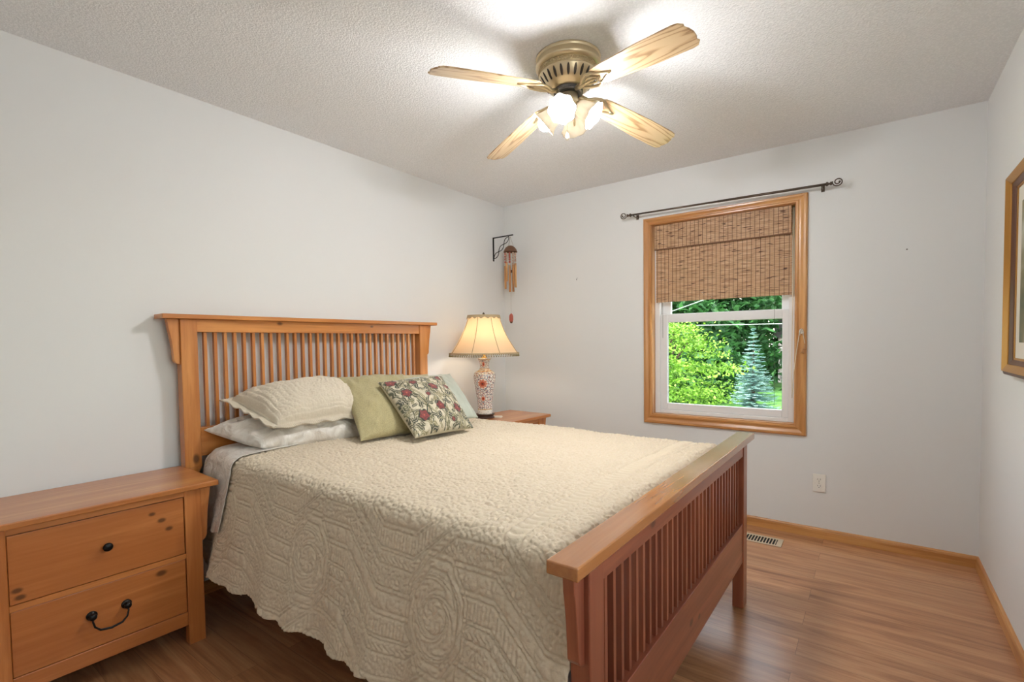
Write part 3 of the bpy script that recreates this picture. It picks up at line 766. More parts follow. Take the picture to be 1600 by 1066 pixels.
# floral cushion: painted pattern stored per vertex (the cloth's own print)
def floral(u_, v_):
    sh_ = u_.shape; cream = np.array(srgb(196, 186, 162)); C_ = np.tile(cream, sh_+(1,))
    def put(mask, col): 
        C_[mask] = col
    mot = vnoise(u_+2, v_+2, .02, 40)
    gr = [np.array(srgb(*c)) for c in ((84, 84, 66), (110, 108, 80), (66, 70, 60), (134, 126, 94))]
    # sweeping stems
    for k in range(16):
        ph = k*1.7; x0 = .03+.063*k
        xx = x0+.10*np.sin(v_*5.2+ph)+.25*(v_-.5)*(-1 if k % 2 else .6)
        put(np.abs(u_-xx) < .008, gr[k % 4])
        if k % 2: put((np.abs(u_-xx-.022) < .006), gr[3])
    # leaves
    g_ = random.Random(12)
    for k in range(230):
        cx, cy, an, L_, w_ = g_.random(), g_.random(), g_.random()*PI, g_.uniform(.035, .085), g_.uniform(.014, .030)
        dx, dy = u_-cx, v_-cy; p = dx*math.cos(an)+dy*math.sin(an); q = -dx*math.sin(an)+dy*math.cos(an)
        q = q+.012*np.sin(p*60)
        m_ = (np.abs(p) < L_) & (np.abs(q) < w_*(1-(p/L_)**2))
        put(m_, gr[g_.randrange(4)]); put(m_ & (np.abs(q) < .0035), cream*.9)
    # flowers
    for (cx, cy, r0) in ((.10, .90, .065), (.85, .90, .055), (.36, .80, .05), (.17, .62, .065), (.60, .66, .07), (.86, .68, .05), (.42, .50, .03), (.22, .22, .075), (.52, .30, .06), (.83, .28, .065), (.66, .10, .03)):
        dx, dy = u_-cx, v_-cy; rr = np.hypot(dx, dy); th = np.arctan2(dy, dx)
        put(rr < r0*(1.12+.10*np.cos(6*th)), gr[2]*.8)
        red, red2 = np.array(srgb(134, 66, 62)), np.array(srgb(98, 52, 54))
        ins = rr < r0*(.92+.14*np.cos(5*th+cx*9)); put(ins, red)
        put(ins & (np.sin(rr*190+2*np.cos(5*th)) > .45), red2)
        put(rr < r0*.18, np.array(srgb(176, 92, 72)))
    C_ *= (.86+.28*mot)[..., None]
    return C_
t = NT('floral tapestry'); at = t.n('VertexColor'); at.layer_name = 'pattern'; t.l(at.outputs[0], t.b.inputs['Base Color'])
tc = t.n('TexCoord'); no = t.n('TexNoise', i_Scale=420.0); t.l(tc.outputs['Object'], no.inputs['Vector']); t.bump(no.outputs[0], .4, .001); t.set(Roughness=.9, Sheen_Weight=.1)
fl_, _ = cushion('floral_cushion', [(.935, -.105, .785), (.965, .275, .78), (.585, .425, 1.035), (.575, -.035, 1.03)], .14, t.m, 'floral tapestry cushion with red blossoms and green leaves propped in front', 'cushion', n=240, paint=floral, seed=9)

# ------------------------------------------------------------------ nightstands
def nightstand(loc, rz, label, variant):
    """local: x out from the wall (front at x max), y along the wall, origin at floor centre"""
    ns = empty('nightstand', loc, rz, label, 'nightstand', None)
    N = variant
    kd = [(.182, .145, .578, .008), (.182, .176, .545, .010), (.182, .20, .505, .009), (.182, -.235, .43, .010), (.182, -.228, .405, .010)]
    kd2 = [(.182, .168, .335, .013), (.182, -.15, .12, .010)]
    D, L_ = srgb(176, 102, 46), srgb(214, 140, 76)
    mtop = wood('nightstand top '+N, D, srgb(216, 154, 88), 1, 1.0, coat=.45, rough=.32, ring=.35)
    mfr = wood('nightstand frame '+N, D, L_, 2, 1.0, coat=.3)
    my = wood('nightstand rail '+N, D, L_, 1, 1.0, coat=.3)
    md = wood('nightstand drawer '+N, D, L_, 1, .8, coat=.3, knots=kd+kd2, ring=.4)
    bm = B(); box(bm, -.212, .212, -.377, .377, .645, .667); obj('top', bm, mtop, ns, bevel=.004)
    for sy in (-1, 1):
        for sx in (-1, 1):
            y0, y1 = sorted((sy*.255, sy*.316)); x0, x1 = (.148, .188) if sx > 0 else (-.19, -.15)
            bm = B(); box(bm, x0, x1, y0, y1, 0, .645); obj('leg', bm, mfr, ns, bevel=.003)
        y0, y1 = sorted((sy*.266, sy*.306)); bm = B(); box(bm, -.15, .148, y0+.008, y1-.008, .084, .645); obj('side_panel', bm, mfr, ns)
        bm = B(); yb = .316
        pts = [(yb, .645), (yb+.040, .645), (yb+.034, .60), (yb+.026, .54), (yb+.022, .47), (yb+.020, .44), (yb+.014, .425), (yb+.005, .418), (yb, .418)]
        prism(bm, [(sy*a, b) for a, b in pts], 0, .152, .180); obj('bracket', bm, mfr, ns, bevel=.002)
        bm = B(); prism(bm, [(sy*a, b) for a, b in pts], 0, -.182, -.154); obj('bracket', bm, mfr, ns, bevel=.002)
    bm = B(); box(bm, .150, .184, -.255, .255, .620, .645); obj('rail', bm, my, ns)
    bm = B(); box(bm, .150, .184, -.255, .255, .3635, .3835); obj('rail', bm, my, ns)
    bm = B(); box(bm, .150, .184, -.255, .255, .084, .1395); obj('rail', bm, my, ns, bevel=.002)
    bm = B(); box(bm, -.185, -.175, -.27, .27, .084, .645); obj('back_panel', bm, my, ns)
    bm = B(); box(bm, .148, .152, -.26, .26, .09, .64); obj('shadow_gap', bm, M_dark, ns)
    bm = B(); box(bm, .152, .182, -.2535, .2525, .3855, .617); d1 = obj('drawer', bm, md, ns, bevel=.002)
    bm = B(); lathe(bm, [(.006, 0), (.006, .010), (.0085, .014), (.0148, .018), (.0155, .023), (.012, .028), (.004, .030), (.0005, .0303)], 20, Matrix.Translation((.182, .002, .502)) @ Matrix.Rotation(PI/2, 4, 'Y')); obj('knob', bm, M_black, d1, smooth=True)
    bm = B(); box(bm, .152, .182, -.2535, .2525, .1415, .3615); d2 = obj('drawer', bm, md, ns, bevel=.002)
    bm = B()
    for sy in (-1, 1):
        lathe(bm, [(.016, 0), (.0165, .004), (.011, .006), (.007, .010), (.009, .016), (.0125, .021), (.010, .027), (.003, .029), (.0005, .0292)], 20, Matrix.Translation((.182, sy*.051+.002, .262)) @ Matrix.Rotation(PI/2, 4, 'Y'))
    pts = [(.201, .002-.051, .262), (.205, .002-.052, .245), (.206, -.045, .225), (.207, -.03, .209), (.2075, .002, .203), (.207, .034, .209), (.206, .049, .225), (.205, .002+.052, .245), (.201, .002+.051, .262)]
    tube(bm, pts, [.0028, .003, .0034, .0038, .0042, .0038, .0034, .003, .0028], 10); obj('bail_pull', bm, M_black, d2, smooth=True)
    return ns
# near stand: right end of top at local y=.377
a_ = -.0307
cx_, cy_ = .2315, .0074-.377
nsx = cx_*math.cos(a_)-cy_*math.sin(a_); nsy = cx_*math.sin(a_)+cy_*math.cos(a_)-2.6
nightstand((nsx, nsy, 0), a_, 'honey pine two-drawer nightstand with iron pulls at the left, nearest the camera', 'near')
a2 = -.075
cF = Vector((.643, -.263, 0)) - Matrix.Rotation(a2, 3, 'Z') @ Vector((.212, .377, 0))
fns = nightstand((cF.x, cF.y, 0), a2, 'pine nightstand in the far corner carrying the porcelain lamp', 'far')

# ------------------------------------------------------------------ table lamp
LX, LY, LZ = .318, -.680, .667
lamp = empty('table_lamp', (LX, LY, LZ), label='lit porcelain table lamp with cream bell shade and beaded fringe in the corner', cat='lamp')
M_ebony = plain('dark carved wood', srgb(70, 50, 42), .4)
bm = B(); lathe(bm, [(.001, 0), (.070, 0), (.074, .005), (.066, .010), (.060, .018), (.070, .024), (.072, .030), (.001, .031)], 40); obj('base', bm, M_ebony, lamp, smooth=False, bevel=0)
vp = [(.050, .030), (.054, .032), (.056, .040), (.055, .058), (.055, .085), (.058, .13), (.064, .175), (.072, .225), (.080, .275), (.0835, .31), (.080, .335), (.068, .350), (.048, .358), (.038, .366), (.034, .385), (.035, .41), (.041, .43), (.050, .444), (.054, .448), (.048, .450), (.02, .449)]
def interp_prof(pf, n):
    pf = np.array(pf); s_ = np.r_[0, np.cumsum(np.hypot(*np.diff(pf, axis=0).T))]; q = np.linspace(0, s_[-1], n)
    return np.interp(q, s_, pf[:, 0]), np.interp(q, s_, pf[:, 1])
rr_, zz_ = interp_prof(vp, 220); na = 300
TH, ZZ = np.meshgrid(np.linspace(0, 2*PI, na, endpoint=False), zz_, indexing='ij'); RR = np.repeat(rr_[None, :], na, 0)
P = np.stack([RR*np.cos(TH), RR*np.sin(TH), ZZ], -1); Vv, Ff = grid_mesh(P, True)
cw = np.tile(np.array([.80, .77, .70]), (na, len(zz_), 1)); ARC = TH*.07
tile = lambda x, p: ((x/p) % 1-.5)*p
f1, f2 = voro(ARC*1.0, ZZ, .020, 50); cw[(f2-f1 < .11) & (ZZ > .07) & (ZZ < .44)] = srgb(96, 98, 120)
q1, q2 = voro(ARC, ZZ, .014, 51); cw[(q1 < .22) & (ZZ > .07)] = srgb(168, 84, 62); q3, q4 = voro(ARC, ZZ, .024, 52); cw[(q3 < .12)] = srgb(70, 96, 84)
for zc, sc_, per in ((.262, 1.0, 2*PI*.07/3), (.405, .6, 2*PI*.07/3), (.15, .55, 2*PI*.07/4)):
    dx = tile(ARC-.07*R(-62)+per/2, per); dz = ZZ-zc; rr = np.hypot(dx, dz*.95)/sc_; th = np.arctan2(dz, dx)
    pet = rr < .030*(.80+.35*np.abs(np.cos(4.5*th))); cw[rr < .040] = (.80, .76, .68); cw[(np.abs(rr-.039) < .0018)] = srgb(60, 80, 110)
    cw[pet] = srgb(206, 130, 104); cw[rr < .016] = srgb(180, 70, 44); cw[rr < .007] = srgb(90, 30, 20)
for zc in (.068, .355, .37, .44): cw[np.abs(ZZ-zc) < .0022] = srgb(190, 150, 80)
t = NT('painted porcelain'); at = t.n('VertexColor'); at.layer_name = 'pattern'; t.l(at.outputs[0], t.b.inputs['Base Color']); t.set(Roughness=.15, Coat_Weight=.5)
np_obj('vase_body', Vv, Ff, t.m, lamp, cols=cw.reshape(-1, 3))
M_brass = plain('lamp brass', srgb(190, 160, 100), .25, .9)
bm = B(); lathe(bm, [(.012, .446), (.022, .450), (.022, .456), (.010, .462), (.010, .50), (.016, .505), (.016, .55), (.011, .555), (.001, .556)], 20); obj('stem', bm, M_brass, lamp, smooth=True)
ZS0, ZS1 = .484, .768          # shade bottom, top (above the table top)
def bell(f): return .118+(.262-.118)*(f**1.0)-.018*math.sin(f*PI)   # f: 0 top, 1 bottom
NP = 8
def panel_r(th, rr):            # eight slightly scalloped panels
    k = ((th-.35)/(2*PI)*NP) % 1; return rr*(1-.035*math.sin(k*PI))
t = NT('silk shade'); t.t.nodes.remove(t.b)
df = t.n('BsdfDiffuse'); df.inputs[0].default_value = (*srgb(238, 220, 192), 1); tl = t.n('BsdfTranslucent'); tl.inputs[0].default_value = (*srgb(248, 228, 196), 1)
ms = t.n('MixShader', i_0=.5); t.l(df.outputs[0], ms.inputs[1]); t.l(tl.outputs[0], ms.inputs[2]); t.l(ms.outputs[0], t.out.inputs[0]); M_shade = t.m
bm = B(); rings = []
for i in range(25):
    f = i/24; z = ZS1-(ZS1-ZS0)*f
    rings.append([bm.verts.new((panel_r(2*PI*k/128, bell(f))*math.cos(2*PI*k/128), panel_r(2*PI*k/128, bell(f))*math.sin(2*PI*k/128), z)) for k in range(128)])
for a, b in zip(rings, rings[1:]):
    for k in range(128): bm.faces.new((a[k], a[(k+1) % 128], b[(k+1) % 128], b[k]))
shade = obj('lamp_shade', bm, M_shade, lamp, smooth=True); q = shade.modifiers.new('t', 'SOLIDIFY'); q.thickness = .0012
M_braid = plain('taupe braid', srgb(176, 156, 122), .8)
bm = B()
for k in range(NP):
    th = .35+2*PI*k/NP
    tube(bm, [((bell(i/12)+.001)*math.cos(th), (bell(i/12)+.001)*math.sin(th), ZS1-(ZS1-ZS0)*i/12) for i in range(13)], .0026, 6)
obj('seam', bm, M_braid, shade, smooth=True)
bm = B(); nb = 128; zt = [ZS1+.002]*nb
ring0 = []; ring1 = []
for k in range(nb):
    th = 2*PI*k/nb; q = ((th-.35)/(2*PI)*NP*2) % 1; dz = .012+.014*(1-abs(q-.5)*2)
    rt = .1195; ring0.append(bm.verts.new((rt*math.cos(th), rt*math.sin(th), ZS1+.003)))
    rb_ = bell((dz)/(ZS1-ZS0))+.002; ring1.append(bm.verts.new((rb_*math.cos(th), rb_*math.sin(th), ZS1-dz)))
for k in range(nb): bm.faces.new((ring0[k], ring0[(k+1) % nb], ring1[(k+1) % nb], ring1[k]))
o = obj('top_trim', bm, M_braid, shade); q = o.modifiers.new('t', 'SOLIDIFY'); q.thickness = .002; q.offset = 1
bm = B(); lathe(bm, [(.260, ZS0+.008), (.2635, ZS0+.006), (.2650, ZS0-.001), (.2615, ZS0-.002)], 96, cap=False); o = obj('bottom_trim', bm, M_braid, shade); q = o.modifiers.new('t', 'SOLIDIFY'); q.thickness = .002
bm = B()
for k in range(92):
    th = 2*PI*k/92; x, y = .262*math.cos(th), .262*math.sin(th)
    bmesh.ops.create_icosphere(bm, subdivisions=1, radius=.0042, matrix=Matrix.Translation((x, y, ZS0-.016)) @ Matrix.Diagonal((1, 1, 1.5, 1)))
    box(bm, x-.0007, x+.0007, y-.0007, y+.0007, ZS0-.013, ZS0)
obj('bead_fringe', bm, plain('dark olive beads', srgb(120, 108, 70), .3), shade)
bm = B()
for a in (0, PI/2, PI, 3*PI/2): tube(bm, [(0, 0, ZS1-.004), (.116*math.cos(a), .116*math.sin(a), ZS1-.004)], .0018, 5)
tube(bm, [(.012, 0, .50), (.05, 0, .56), (.055, 0, .66), (.03, 0, .74), (0, 0, ZS1-.002)], .0018, 6); tube(bm, [(-.012, 0, .50), (-.05, 0, .56), (-.055, 0, .66), (-.03, 0, .74), (0, 0, ZS1-.002)], .0018, 6)
obj('harp', bm, M_brass, lamp)
bm = B(); lathe(bm, [(.002, 0), (.006, .003), (.003, .008), (.009, .014), (.008, .020), (.003, .026), (.0005, .028)], 14, Matrix.Translation((0, 0, ZS1-.002))); obj('finial', bm, plain('dark finial', srgb(90, 80, 60), .4, .5), lamp, smooth=True)
def emat(name, col, st):
    t = NT(name); t.t.nodes.remove(t.b); e = t.n('Emission'); e.inputs[0].default_value = (*col, 1); e.inputs[1].default_value = st; t.l(e.outputs[0], t.out.inputs[0]); return t.m
bm = B(); lathe(bm, [(.001, .645), (.018, .640), (.029, .625), (.030, .61), (.022, .585), (.014, .565), (.012, .556)], 20); obj('bulb', bm, emat('warm bulb', (1, .90, .76), LAMP_STRENGTH), lamp, smooth=True)
pap = bpy.data.objects.new('x', None)
bm = B(); box(bm, -.038, .038, -.024, .024, 0, .004); box(bm, -.030, .034, -.020, .018, .004, .010)
o = obj('folded_tissue', bm, plain('cream paper', (.78, .74, .66), .9, bump=(60, .5, .004)), None, bevel=.002, loc=(.385, -.615, .667)); o.rotation_euler = (0, 0, .5)
tag(o, 'small cream folded paper beside the base of the porcelain lamp', 'paper')

# ------------------------------------------------------------------ bracket and wind chime
br_ = empty('wall_bracket', (0, -.152, 2.04), label='black iron scroll plant bracket on the headboard wall near the corner', cat='bracket')
bm = B(); box(bm, 0, .008, -.006, .006, -.10, .104); box(bm, .0, .215, -.006, .006, .096, .104); obj('arm', bm, M_black, br_, bevel=.001)
bm = B()
for ph in (0, PI):
    pts = []
    for k in range(41):
        f = k/40; c = Vector((.008+.165*f, 0, -.080+.172*f)); nn = Vector((-.72, 0, .69)); pts.append(c+nn*.017*math.sin(f*3*PI+ph))
    tube(bm, pts, .003, 6)
obj('scroll', bm, M_black, br_, smooth=True)
ch = empty('wind_chime', (.186, -.152, 2.136), label='wind chime with coconut top, bamboo tubes and a red charm hanging from the bracket', cat='wind chime')
M_coco = plain('coconut shell', srgb(112, 78, 56), .6, bump=(80, .5, .003)); M_tube = wood('bamboo tube', srgb(176, 120, 70), srgb(222, 176, 116), 2, 2.0)
M_red = plain('coral red beads', srgb(186, 96, 80), .5); M_string = plain('string', srgb(150, 135, 115), .8)
bm = B()
for a in range(3): tube(bm, [(0, 0, -.005), (.030*math.cos(a*2.1+.4), .030*math.sin(a*2.1+.4), -.098)], .0010, 5)
obj('string', bm, M_string, ch)
bm = B(); lathe(bm, [(.001, -.082), (.020, -.086), (.038, -.098), (.051, -.116), (.057, -.132), (.060, -.138), (.054, -.138), (.045, -.120), (.001, -.100)], 24); obj('coconut_top', bm, M_coco, ch, smooth=True)
for k in range(9):
    a = 2*PI*k/9+.3; rr = .044; x, y = rr*math.cos(a), rr*math.sin(a); L_ = (.30, .24, .33, .27, .20, .31, .25, .34, .29)[k]
    bm = B(); lathe(bm, [(.0092, 0), (.0092, -L_*.62), (.0075, -L_*.62), (.0075, -.004)], 12, Matrix.Translation((x, y, -.138-L_*.38)), cap=False)
    tb = obj('tube', bm, M_tube, ch, smooth=True)
    bm = B(); n_b = 4
    for j in range(n_b): sphere(bm, (x, y, -.142-j*L_*.30/n_b-.010), .0085, None, .010, 8, 6)
    obj('bead', bm, M_red if k % 2 else plain('shell bead', srgb(190, 165, 145), .4), tb, smooth=True)
bm = B(); tube(bm, [(0, 0, -.13), (0, 0, -.66)], .0009, 5); obj('string', bm, M_string, ch)
bm = B(); lathe(bm, [(.001, .012), (.016, .010), (.017, 0), (.016, -.010), (.001, -.012)], 18, Matrix.Translation((0, 0, -.30))); obj('clapper', bm, M_coco, ch, smooth=True)
bm = B(); lathe(bm, [(.002, 0), (.014, -.014), (.017, -.030), (.017, -.056), (.012, -.074), (.002, -.078)], 14, Matrix.Translation((0, 0, -.655)) @ Matrix.Diagonal((1.15, .8, 1, 1))); chm = obj('charm', bm, M_red, ch, smooth=True)
bm = B(); lathe(bm, [(.012, 0), (.013, -.010), (.007, -.022), (.001, -.023)], 14, Matrix.Translation((0, 0, -.718)) @ Matrix.Diagonal((1.15, .8, 1, 1))); obj('charm_tip', bm, M_coco, chm, smooth=True)

# ------------------------------------------------------------------ ceiling fan
FXc, FYc = 1.610, -1.648
fan = empty('ceiling_fan', (FXc, FYc, H), label='antique brass ceiling fan with four oak blades and four lit tulip lights', cat='ceiling fan')
M_fb = plain('antique brass', srgb(218, 202, 168), .30, .7)
M_fb2 = plain('antique brass bead band', srgb(192, 174, 138), .4, .6)
M_fd = plain('dark brass recess', srgb(70, 62, 54), .6, .4)
bm = B(); lathe(bm, [(.134, 0), (.1375, -.003), (.1375, -.010), (.134, -.012), (.134, -.016), (.1365, -.019), (.1365, -.030), (.139, -.034), (.139, -.040), (.130, -.047), (.122, -.050)], 72); obj('canopy', bm, M_fb, fan, smooth=True)
bm = B(); lathe(bm, [(.122, -.048), (.1245, -.053), (.1245, -.069), (.121, -.073)], 72, cap=False)
for k in range(72):
    for z in (-.057, -.0655):
        a = 2*PI*(k+(.5 if z < -.06 else 0))/72; bmesh.ops.create_icosphere(bm, subdivisions=1, radius=.0038, matrix=Matrix.Translation((1.11*.1125*math.cos(a), 1.11*.1125*math.sin(a), z)))
obj('beaded_band', bm, M_fb2, fan, smooth=True)
bm = B(); lathe(bm, [(.121, -.071), (.1245, -.075), (.122, -.080), (.104, -.108), (.088, -.124), (.074, -.130), (.070, -.133), (.001, -.133)], 72); mh = obj('motor_housing', bm, M_fb, fan, smooth=True)
bm = B()
for k in range(24):
    a = 2*PI*k/24; Mx = Matrix.Rotation(a, 4, 'Z') @ Matrix.Translation((.1090, 0, -.0990)) @ Matrix.Rotation(R(-56), 4, 'Y')
    bmesh.ops.create_uvsphere(bm, u_segments=12, v_segments=8, radius=1, matrix=Mx @ Matrix.Diagonal((.0225, .0062, .0034, 1)))
obj('vent_slot', bm, M_fd, mh, smooth=True)
bm = B(); lathe(bm, [(.001, -.130), (.060, -.130), (.062, -.136), (.062, -.148), (.056, -.151), (.001, -.151)], 48); obj('flywheel', bm, plain('dark flywheel', srgb(88, 86, 86), .5, .6, bump=(200, .6, .002)), fan, smooth=False)
bm = B(); lathe(bm, [(.001, -.150), (.034, -.150), (.040, -.154), (.040, -.172), (.044, -.178), (.044, -.196), (.038, -.204), (.030, -.212), (.026, -.226), (.018, -.236), (.008, -.242), (.001, -.243)], 48); obj('switch_housing', bm, M_fb, fan, smooth=True)
# blades
M_blade = None
t = NT('light oak blade'); tc = t.n('TexCoord')
mp = t.n('Mapping'); mp.inputs['Scale'].default_value = (2.2, 30, 30); t.l(tc.outputs['Object'], mp.inputs['Vector'])
n1 = t.n('TexNoise', i_Scale=1.0, i_Detail=4.0, i_Distortion=.5); t.l(mp.outputs[0], n1.inputs['Vector'])
sxx = t.n('SeparateXYZ'); t.l(tc.outputs['Object'], sxx.inputs[0])
xx = t.n('Math', operation='MULTIPLY', i_1=9.0); t.l(sxx.outputs[0], xx.inputs[0])
yy = t.n('Math', operation='MULTIPLY', i_1=60.0); t.l(sxx.outputs[1], yy.inputs[0])
y2 = t.n('Math', operation='POWER', i_1=2.0); ya = t.n('Math', operation='ABSOLUTE'); t.l(yy.outputs[0], ya.inputs[0]); t.l(ya.outputs[0], y2.inputs[0])
y3 = t.n('Math', operation='MULTIPLY_ADD', i_1=.55); t.l(y2.outputs[0], y3.inputs[0]); t.l(xx.outputs[0], y3.inputs[2])
n3 = t.n('Math', operation='MULTIPLY_ADD', i_1=5.0); t.l(n1.outputs[0], n3.inputs[0]); t.l(y3.outputs[0], n3.inputs[2])
n4 = t.n('Math', operation='MULTIPLY', i_1=2.2); t.l(n3.outputs[0], n4.inputs[0]); s4 = t.n('Math', operation='SINE'); t.l(n4.outputs[0], s4.inputs[0])
rp = t.ramp(s4.outputs[0], [(0.0, srgb(206, 178, 138)), (.72, srgb(196, 164, 122)), (.97, srgb(160, 126, 88))])
t.l(rp.outputs[0], t.b.inputs['Base Color']); t.set(Roughness=.3, Coat_Weight=.6, Coat_Roughness=.12); M_blade = t.m
M_iron = plain('cream brass iron', srgb(206, 190, 156), .3, .75)
DROOP = R(8.5); TW = R(-13)
def make_blade(az):
    root = bpy.data.objects.new('blade', None)
    # blade local x outwards
    bm = B(); L0, L1 = .165, .640; w0, w1 = .050, .0625
    top = [(L0, -.034), (L0+.02, -w0+.004), (L0+.05, -w0)]
    top += [(L0+.05+(L1-.055-L0-.05)*k/8, -(w0+(w1-w0)*min(1, k/5))) for k in range(1, 9)]
    tip = [(L1-.045, -w1), (L1-.022, -w1+.004), (L1-.008, -w1+.018), (L1-.012, -w1+.028), (L1-.004, -.020), (L1, 0)]
    half = top+tip; pts = half+[(x, -y) for x, y in half[::-1][1:]]
    prism(bm, pts, 2, -.003, .003)
    b_ = obj('blade', bm, M_blade, fan, bevel=.001)
    M_ = Matrix.Translation((0, 0, -.128)) @ Matrix.Rotation(az, 4, 'Z') @ Matrix.Rotation(DROOP, 4, 'Y') @ Matrix.Rotation(TW, 4, 'X')
    b_.matrix_local = M_
    bm = B()
    # blade iron: pierced leaf shaped plate beneath the blade
    for s_ in (-1, 1):
        tube(bm, [(.070, s_*.006, -.008), (.100, s_*.012, -.014), (.125, s_*.030, -.012), (.155, s_*.040, -.008), (.180, s_*.036, -.007), (.200, s_*.022, -.007), (.235, s_*.008, -.0065), (.262, 0, -.0065)], [.006, .006, .006, .0055, .005, .005, .0045, .004], 8)
        tube(bm, [(.115, s_*.004, -.010), (.140, s_*.016, -.008), (.165, s_*.018, -.007), (.185, s_*.004, -.007)], .004, 8)
        sphere(bm, (.178, s_*.030, -.007), .0055, None, .003, 10, 6)
    sphere(bm, (.245, 0, -.007), .0055, None, .003, 10, 6)
    tube(bm, [(.058, 0, -.010), (.085, 0, -.016), (.12, 0, -.010), (.15, 0, -.007), (.2, 0, -.007)], [.011, .008, .0055, .0045, .003], 8)
    obj('blade_iron', bm, M_iron, b_, smooth=True)
    return b_
AZ0 = R(-111.2)
for k in range(4): make_blade(AZ0+k*PI/2)
# light kit
t = NT('frosted tulip glass'); t.t.nodes.remove(t.b)
df = t.n('BsdfDiffuse'); df.inputs[0].default_value = (.86, .80, .70, 1); tl = t.n('BsdfTranslucent'); tl.inputs[0].default_value = (.30, .275, .235, 1)
gls = t.n('BsdfGlossy', i_Roughness=.15); ms = t.n('MixShader', i_0=.45); t.l(df.outputs[0], ms.inputs[1]); t.l(tl.outputs[0], ms.inputs[2])
m2_ = t.n('MixShader', i_0=.06); t.l(ms.outputs[0], m2_.inputs[1]); t.l(gls.outputs[0], m2_.inputs[2]); t.l(m2_.outputs[0], t.out.inputs[0]); M_tulip = t.m
M_bulb = emat('white bulb', (.98, .985, 1.0), BULB_STRENGTH)
for k, az in enumerate((-75, 15, 105, 195)):
    lk = bpy.data.objects.new('light_arm', None)
    tilt = R(52)
    Ax = Matrix.Rotation(R(az), 4, 'Z')
    # local frame: shade axis points outwards and down
    Ms = Ax @ Matrix.Translation((.040, 0, -.205)) @ Matrix.Rotation(PI-tilt, 4, 'Y')     # +z of shade = outwards/down
    bm = B(); tube(bm, [Ax @ Vector(p) for p in ((.020, 0, -.190), (.034, 0, -.193), (.044, 0, -.204))], .009, 10)
    lathe(bm, [(.001, -.012), (.016, -.010), (.021, .0), (.024, .012), (.020, .014), (.001, .014)], 20, Ms)
    arm = obj('light_socket', bm, M_fb, fan, smooth=True)
    bm = B(); nn_ = 64
    def scal(th, z): return 1+.055*max(0, (z-.03)/.06)*math.cos(8*th)
    lathe(bm, [(.022, .004), (.027, .010), (.033, .026), (.037, .044), (.041, .062), (.047, .076), (.055, .086), (.058, .089)], nn_, Ms, cap=False, rad=scal)
    sh_ = obj('glass_shade', bm, M_tulip, arm, smooth=True); q = sh_.modifiers.new('t', 'SOLIDIFY'); q.thickness = .0025
    bm = B(); lathe(bm, [(.012, .012), (.014, .030), (.022, .048), (.0285, .066), (.030, .078), (.0305, .082), (.029, .095), (.019, .108), (.001, .113)], 24, Ms); obj('bulb', bm, M_bulb, arm, smooth=True)
# pull chains
bm = B(); cxp = Vector((.012, -.034, 0)); z = -.20
while z > -.315: bmesh.ops.create_icosphere(bm, subdivisions=1, radius=.0018, matrix=Matrix.Translation((cxp.x, cxp.y, z))); z -= .0045
obj('pull_chain', bm, M_fb, fan)
bm = B(); lathe(bm, [(.001, .018), (.004, .014), (.0075, .0), (.009, -.012), (.006, -.022), (.001, -.024)], 14, Matrix.Translation((cxp.x, cxp.y, -.333))); obj('pull_knob', bm, plain('ivory pull', (.8, .74, .6), .4), fan, smooth=True)
bm = B(); z = -.205
while z > -.265: bmesh.ops.create_icosphere(bm, subdivisions=1, radius=.0018, matrix=Matrix.Translation((.035, -.012, z))); z -= .0045
lathe(bm, [(.001, .016), (.004, .010), (.006, -.006), (.004, -.016), (.001, -.018)], 12, Matrix.Translation((.035, -.012, -.28)))
obj('pull_chain', bm, M_fb, fan)

# ------------------------------------------------------------------ outdoors
GZ = -1.3
t = NT('lawn grass'); tc = t.n('TexCoord'); no = t.n('TexNoise', i_Scale=.9, i_Detail=6.0); t.l(tc.outputs['Object'], no.inputs['Vector'])
rp = t.ramp(no.outputs[0], [(.3, srgb(40, 88, 34)), (.7, srgb(96, 150, 62))]); t.l(rp.outputs[0], t.b.inputs['Base Color']); t.set(Roughness=.9)
bm = B(); box(bm, -60, 60, -60, -4.3, GZ-.4, GZ); box(bm, 4.5, 60, -4.3, 75, GZ-.4, GZ); struct('bounce_ground', bm, plain('neutral bounce grey', (.42, .40, .38), .9))  # unseen grey ground, added to keep green lawn bounce out of the room
bm = B(); box(bm, -60, 4.5, -4.3, 75, GZ-.4, GZ); o = obj('lawn', bm, t.m); o['kind'] = 'structure'
def leafmat(name, dark, light):
    t = NT(name); tc = t.n('TexCoord'); no = t.n('TexNoise', i_Scale=2.3, i_Detail=4.0); t.l(tc.outputs['Object'], no.inputs['Vector'])
    rp = t.ramp(no.outputs[0], [(.35, dark), (.65, light)]); t.l(rp.outputs[0], t.b.inputs['Base Color']); t.set(Roughness=.6)
    tl = t.n('BsdfTranslucent'); t.l(rp.outputs[0], tl.inputs[0]); ms = t.n('MixShader', i_0=.25); t.l(t.b.outputs[0], ms.inputs[1]); t.l(tl.outputs[0], ms.inputs[2]); t.l(ms.outputs[0], t.out.inputs[0]); return t.m
M_bark = wood('bark', srgb(50, 38, 30), srgb(96, 78, 62), 2, 1.0, rough=.9, coat=0)
